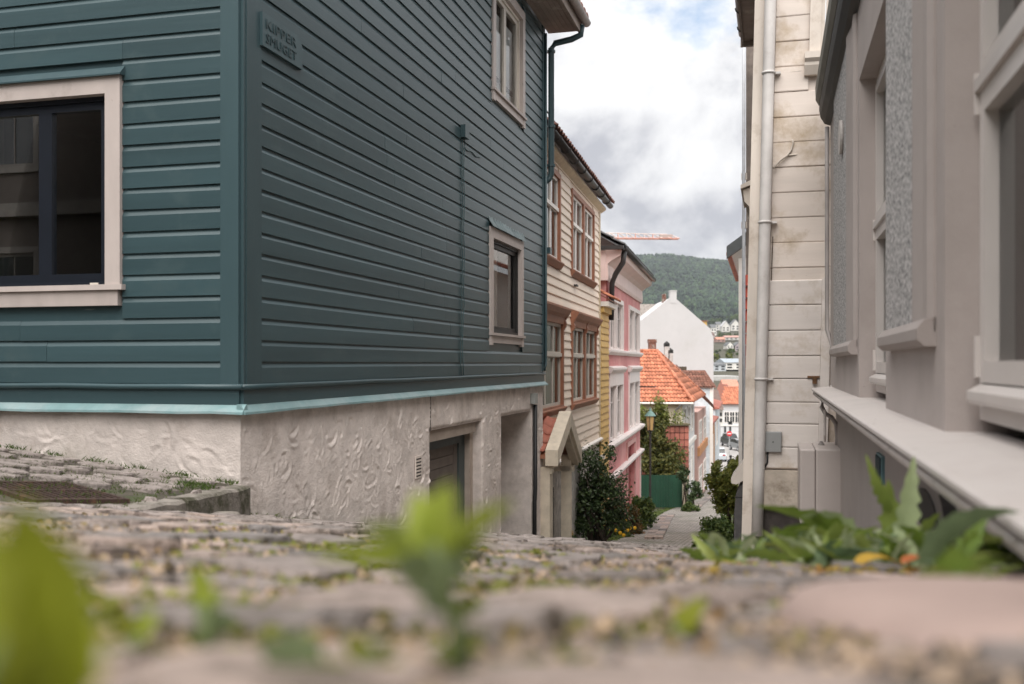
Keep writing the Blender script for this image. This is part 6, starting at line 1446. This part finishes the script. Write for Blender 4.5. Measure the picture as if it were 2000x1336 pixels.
rosette('low dandelion rosette at the left end of the weeds by the ledge', 1500, 2.45,
        [(1500, 1098, 1400, 1085, -.05, 34, .15, .2, DAND, 0), (1505, 1096, 1580, 1050, .0, 36, .15, .2, DAND, .1)], 120, 210, 8, (.04, .11), .085)
rosette('dandelion rosette nearest the wall at the right edge', 1850, 1.5, [(1800, 1120, 1996, 1000, -.06, 74, .22, .12, GREYG, .25), (1880, 1125, 1985, 1060, .05, 60, .3, .2, DAND, 0), (1870, 1128, 1930, 1010, .1, 50, .1, .2, DAND, .3)], 14, 120, 9, (.05, .09), .05)
for i, (px, py, d, w, mt, lb) in enumerate(((1718, 1116, 1.86, .05, YLEAF, 'yellow fallen leaf lying in the dandelions'), (1795, 1112, 1.84, .035, OLEAF, 'orange-red fallen leaf lying in the dandelions'), (1520, 1098, 2.2, .03, OLEAF, 'brownish fallen leaf among the low dandelion leaves'))):
    c = Vector(ray(px, py, d)); o = leaf_mesh(c - Vector((w * .9, 0, -.01)), c + Vector((w * .9, .01, .01)), w, .15, 0, seed=i).build('fallen_leaf', mt, None, smooth=True, recalc=False); tag(o, lb, 'leaf')
# close, strongly blurred weeds
def sprig(name, label, d, stem, lv, mat_):
    pts = [ray(px, py, d + dd) for px, py, dd in stem]; r = root(name, tuple(pts[0]), label, 'weed')
    MB().tube([tuple(p) for p in pts], [.0052 * d / .5, .0046 * d / .5] + [.0038 * d / .5] * (len(pts) - 2), 7).build('stem', mat_[1], r, smooth=True)
    for i, (bx, by, tx, ty, dd, w, mt) in enumerate(lv):
        leaf_mesh(ray(bx, by, d), ray(tx, ty, d + dd), 1.25 * w / F * d, .05, 0, seed=i, side=(1, -.6, .3) if abs(tx - bx) < abs(ty - by) else (0, -.45, .9), fold=.12, twist=.3 * (-1) ** i, shape=.75).build('leaf', mt, r, smooth=True, recalc=False)
    return r
SPR = leaf_mat('spring_leaf', (.31, .38, .05), (.38, .44, .08), rough=.5, trans=.45)
SPD = leaf_mat('sap_leaf', (.17, .22, .04), (.22, .27, .06), rough=.5, trans=.4)
OLV = leaf_mat('near_olive_leaf', (.23, .26, .02), (.27, .29, .03), rough=.5, trans=.4)
BLG = leaf_mat('bluegreen_leaf', (.20, .26, .13), (.24, .30, .16), rough=.5, trans=.35)
STEM = M('weed_stem', (.10, .13, .05), rough=.6, bump=0)
sprig('weed_sprig', 'tall blurred green weed in the middle of the foreground', .52, [(910, 1345, 0), (895, 1240, 0), (868, 1140, 0), (850, 1060, 0)],
      [(852, 1085, 880, 940, .0, 84, SPR), (850, 1080, 812, 960, .02, 66, SPR), (848, 1085, 700, 1030, .04, 52, SPD), (846, 1095, 600, 1085, -.02, 46, SPR), (856, 1085, 1005, 980, .05, 46, SPR), (856, 1098, 970, 1050, .0, 46, SPD), (852, 1125, 770, 1100, -.03, 54, BLG), (860, 1130, 915, 1090, -.03, 50, BLG), (866, 1160, 800, 1150, .0, 40, BLG), (872, 1190, 820, 1180, .0, 36, BLG), (884, 1200, 950, 1175, .0, 34, SPD), (895, 1260, 960, 1235, .0, 34, SPD), (900, 1290, 840, 1275, .0, 34, SPD)], (None, STEM))
sprig('weed_sprig', 'slim blurred green shoot left of the foreground weed', .62, [(415, 1345, 0), (408, 1250, 0), (395, 1180, 0)],
      [(398, 1200, 378, 1100, .0, 46, SPR), (400, 1215, 440, 1150, .02, 36, SPD), (402, 1235, 462, 1200, .0, 40, BLG), (405, 1270, 350, 1235, .0, 40, SPD), (406, 1300, 480, 1275, .0, 44, SPD)], (None, STEM))
sprig('weed_sprig', 'broad blurred olive leaf at the left edge of the frame', .30, [(-60, 1400, 0), (-30, 1330, 0), (0, 1250, 0)],
      [(45, 1480, 40, 970, .0, 250, OLV), (0, 1400, -30, 1010, .02, 200, OLV), (90, 1430, 115, 1180, .0, 110, OLV)], (None, STEM))
sprig('weed_sprig', 'round blurred blue-green leaf low in the foreground', .48, [(600, 1380, 0), (590, 1340, 0), (580, 1310, 0)],
      [(620, 1340, 510, 1255, .0, 120, BLG), (600, 1345, 680, 1290, .0, 70, SPR), (590, 1350, 540, 1335, -.03, 70, BLG)], (None, STEM))
sprig('weed_sprig', 'yellowing blurred leaf pair low right of the middle', .70, [(1310, 1290, 0), (1315, 1250, 0), (1330, 1225, 0)],
      [(1322, 1240, 1380, 1165, .0, 42, OLV), (1316, 1250, 1238, 1228, .0, 44, OLV)], (None, STEM))
sprig('weed_sprig', 'blurred creeping weeds along the bottom middle of the frame', .55, [(1080, 1380, 0), (1100, 1330, 0), (1120, 1300, 0)],
      [(1090, 1340, 1010, 1290, .0, 50, OLV), (1100, 1330, 1160, 1270, .0, 54, OLV), (1120, 1330, 1210, 1300, .0, 54, SPD), (1060, 1360, 990, 1330, .0, 60, SPD), (1150, 1350, 1240, 1330, .0, 56, OLV), (1110, 1320, 1090, 1250, .0, 40, OLV)], (None, STEM))
sprig('weed_sprig', 'blurred weed tuft in front of the pink stone at the right', 1.05, [(1860, 1190, 0), (1868, 1150, 0), (1875, 1120, 0)],
      [(1865, 1165, 1790, 1120, .0, 60, SPD), (1870, 1160, 1930, 1105, .0, 60, DAND), (1870, 1150, 1860, 1065, .0, 60, DAND), (1866, 1175, 1945, 1160, .0, 60, SPD), (1862, 1178, 1800, 1170, .0, 60, BLG)], (None, STEM))

sprig('weed_sprig', 'blurred pale green shoot at the lower left behind the olive leaf', .55, [(250, 1350, 0), (262, 1290, 0), (270, 1240, 0)],
      [(266, 1260, 220, 1200, .0, 40, OLV), (268, 1250, 310, 1190, .0, 40, SPR), (258, 1300, 200, 1270, .0, 46, SPD), (262, 1290, 330, 1265, .0, 46, OLV)], (None, STEM))
sprig('weed_sprig', 'blurred yellow-green shoot between the middle weed and the creeping weeds', .50, [(730, 1360, 0), (725, 1310, 0), (715, 1280, 0)],
      [(722, 1300, 670, 1240, .0, 44, OLV), (720, 1295, 770, 1250, .0, 40, SPD), (728, 1325, 800, 1300, .0, 46, OLV), (728, 1330, 650, 1310, .0, 46, SPR)], (None, STEM))
# large pinkish stone close to the lens on the right, set in the paving
PKST = M('pink_stone', (.42, .315, .28), rough=.85, nscale=9, namt=.14, bump=.4, bscale=60, bdist=.004)
vs = []; fs = []; n = 16; c0 = np.array([.375, .74])
for j, (s, dz) in enumerate(((1.0, -.09), (1.0, -.02), (.9, .0), (.55, .006), (.0, .008))):
    for k in range(n):
        a = 2 * math.pi * k / n; rr = (1 + .10 * math.sin(3 * a + 1) + .05 * math.sin(5 * a)); x = c0[0] + .165 * rr * s * math.cos(a); y = c0[1] + .16 * rr * s * math.sin(a)
        vs.append((x, y, -.172 - .10 * (y - .72) + dz - .0))
for j in range(4):
    for k in range(n): fs.append((j * n + k, j * n + (k + 1) % n, (j + 1) * n + (k + 1) % n, (j + 1) * n + k))
MB().add(vs, fs).build('paving_stone', PKST, street, smooth=True)

# ------------------------------------------------------------------ litter, pebbles and grass in the joints
g = np.random.default_rng(77)
n = 14000; py_ = g.uniform(.45, 4.8, n) ** 1.0; px_ = g.uniform(-.60, .56, n) * py_ + g.normal(0, .05, n); keep = px_ < .46 + .2623 * py_ ; px_, py_ = px_[keep], py_[keep]; n = len(px_)
pz_ = zground(px_, py_) + .006; s = .002 + .011 * g.random(n) ** 2
V = []; 
for k in range(4): a = g.uniform(0, 6.28, n) * 0 + k * 1.571 + g.uniform(-.4, .4, n); V.append(np.stack([px_ + np.cos(a) * s * g.uniform(.7, 1.3, n), py_ + np.sin(a) * s * g.uniform(.7, 1.3, n), pz_ + g.uniform(-.2, .2, n) * s], 1))
V.append(np.stack([px_, py_, pz_ + s * g.uniform(.6, 1.3, n)], 1)); V = np.stack(V, 1).reshape(-1, 3); i = (np.arange(n) * 5)[:, None]
f = np.concatenate([i + np.array([[k, (k + 1) % 4, 4]]) for k in range(4)], 0)
me = bpy.data.meshes.new('gravel'); me.from_pydata(V.tolist(), [], f.tolist())
tag(mkobj('gravel', me, M('gravel_mix', (.21, .18, .165), rough=.9, var=0, nscale=30, namt=.2, bump=0, island=.8, col2=(.30, .22, .15))), 'loose grit and small pebbles in the paving joints', 'gravel', kind='stuff')
def litter(name, label, cat, n, fx_, mat, size, seed, flat=.5):
    g = np.random.default_rng(seed); x, y = fx_(g, n); z = zground(x, y) + .012
    d = g.normal(size=(n, 3)); d[:, 2] = abs(d[:, 2]) + 1.2; d /= np.linalg.norm(d, axis=1)[:, None]; a = np.cross(d, g.normal(size=(n, 3))); a /= np.linalg.norm(a, axis=1)[:, None]; b = np.cross(d, a)
    s = size * g.uniform(.5, 1.4, n)[:, None]; P = np.stack([x, y, z], 1)
    v = np.stack([P - a * s, P - b * s * flat, P + a * s, P + b * s * flat + d * s * .3], 1).reshape(-1, 3); i = np.arange(n)[:, None] * 4
    me = bpy.data.meshes.new(name); me.from_pydata(v.tolist(), [], np.concatenate([i, i + 1, i + 2, i + 3], 1).tolist()); return tag(mkobj(name, me, mat), label, cat, kind='stuff')
def region_near(g, n):
    y = g.uniform(.6, 4.6, n); x = g.uniform(-.5, .5, n) * y; m = x > .44 + .2623 * y; x[m] -= .5; return x, y
litter('leaf_litter', 'small yellow and brown leaf scraps scattered on the paving', 'leaf litter', 1700, region_near, leaf_mat('litter_leaf', (.22, .13, .05), (.24, .20, .06), trans=.2), .010, 5)
def verge(g, n):
    y = g.uniform(23.5, 60, n); side = g.random(n) < .6
    x = np.where(side, np.interp(y, SY, SL) - g.exponential(.22, n) + .10, np.interp(y, SY, SR) + g.exponential(.25, n) - .15); return x, y
litter('verge_grass', 'grass and moss fringing both edges of the lane', 'grass', 5200, verge, leaf_mat('verge_leaf', (.06, .10, .02), (.15, .19, .04), trans=.3), .055, 15, .35)
def weed_foot(g, n):
    y = g.uniform(1.75, 2.5, n); x = g.uniform(.2, .47, n) * y; return x, y
litter('weed_litter', 'yellow, orange and green scraps under the dandelions', 'leaf litter', 900, weed_foot, leaf_mat('scrap_leaf', (.42, .20, .05), (.30, .34, .08), trans=.25), .014, 16, .6)
def clover_region(g, n):
    c = np.array([(-.35, 2.2), (-.5, 2.6), (.1, 2.9), (-.1, 1.3), (-.9, 3.4), (.9, 2.3), (1.0, 2.6), (-.3, .8), (-.25, 1.8), (-.12, .9)])
    i = g.integers(0, len(c), n); p = c[i] + g.normal(size=(n, 2)) * np.array([.16, .10]); return p[:, 0], p[:, 1]
litter('moss', 'moss and tiny creeping weeds growing in the paving joints', 'moss', 2600, clover_region, leaf_mat('moss_leaf', (.13, .15, .02), (.24, .24, .05), trans=.3), .011, 6, .7)
def grass(name, label, pts, n, h, spread, mat, seed):
    g = np.random.default_rng(seed); c = np.asarray(pts); i = g.integers(0, len(c), n); p = c[i] + g.normal(size=(n, 2)) * spread
    z = zground(p[:, 0], p[:, 1]); hh = h * g.uniform(.4, 1.2, n); w = .0035 + .003 * g.random(n); a = g.uniform(0, 3.14, n); lean = g.normal(size=(n, 2)) * .5 * hh[:, None]
    dx, dy = np.cos(a) * w, np.sin(a) * w
    v = np.stack([np.stack([p[:, 0] - dx, p[:, 1] - dy, z], 1), np.stack([p[:, 0] + dx, p[:, 1] + dy, z], 1), np.stack([p[:, 0] + lean[:, 0] * .4 + dx * .7, p[:, 1] + lean[:, 1] * .4 + dy * .7, z + hh * .6], 1), np.stack([p[:, 0] + lean[:, 0], p[:, 1] + lean[:, 1], z + hh], 1)], 1).reshape(-1, 3)
    i = np.arange(n)[:, None] * 4; me = bpy.data.meshes.new(name); me.from_pydata(v.tolist(), [], np.concatenate([i, i + 1, i + 3, i + 2], 1).tolist()); return tag(mkobj(name, me, mat), label, 'grass', kind='stuff')
base_pts = [WL.pt(t, .06, 0)[:2] for t in np.linspace(.05, 3.0, 9)] + [(-2.1, 6.7), (-2.2, 6.75), (-2.0, 6.6), (-2.15, 6.5)]
grass('grass', 'short grass along the foot of the plaster wall', base_pts, 900, .034, .06, leaf_mat('grass_blade', (.05, .09, .02), (.11, .16, .035)), 8)
joint_pts = [(x, y) for x in np.arange(-3.8, -2.1, .28) for y in np.arange(4.9, 7.2, .25)]
grass('grass', 'thin grass and moss between the stones of the raised pavement', joint_pts, 2600, .022, .06, leaf_mat('grass_joint', (.05, .08, .018), (.10, .13, .03)), 9)
grass('grass', 'grass fringe at the lane side of the plaster base', [WR.pt(t, .06, 0)[:2] for t in np.linspace(-.1, 3.2, 14)], 900, .04, .04, MATS.get('x') or leaf_mat('grass_fringe', (.06, .10, .02), (.14, .17, .04)), 10)

# ------------------------------------------------------------------ haze
hz = MB().box(-1900, 2700, -40, 4300, -30, 330).build('haze', None)
hm = bpy.data.materials.new('haze_air'); hm.use_nodes = True; t = hm.node_tree; t.nodes.clear()
o = t.nodes.new('ShaderNodeOutputMaterial'); pv = t.nodes.new('ShaderNodeVolumePrincipled'); pv.inputs['Color'].default_value = (.86, .92, 1, 1); pv.inputs['Density'].default_value = .00012; pv.inputs['Anisotropy'].default_value = .2
t.links.new(pv.outputs[0], o.inputs['Volume']); hz.data.materials.append(hm)
tag(hz, 'thin pale air over the town and hill', 'haze', kind='stuff')
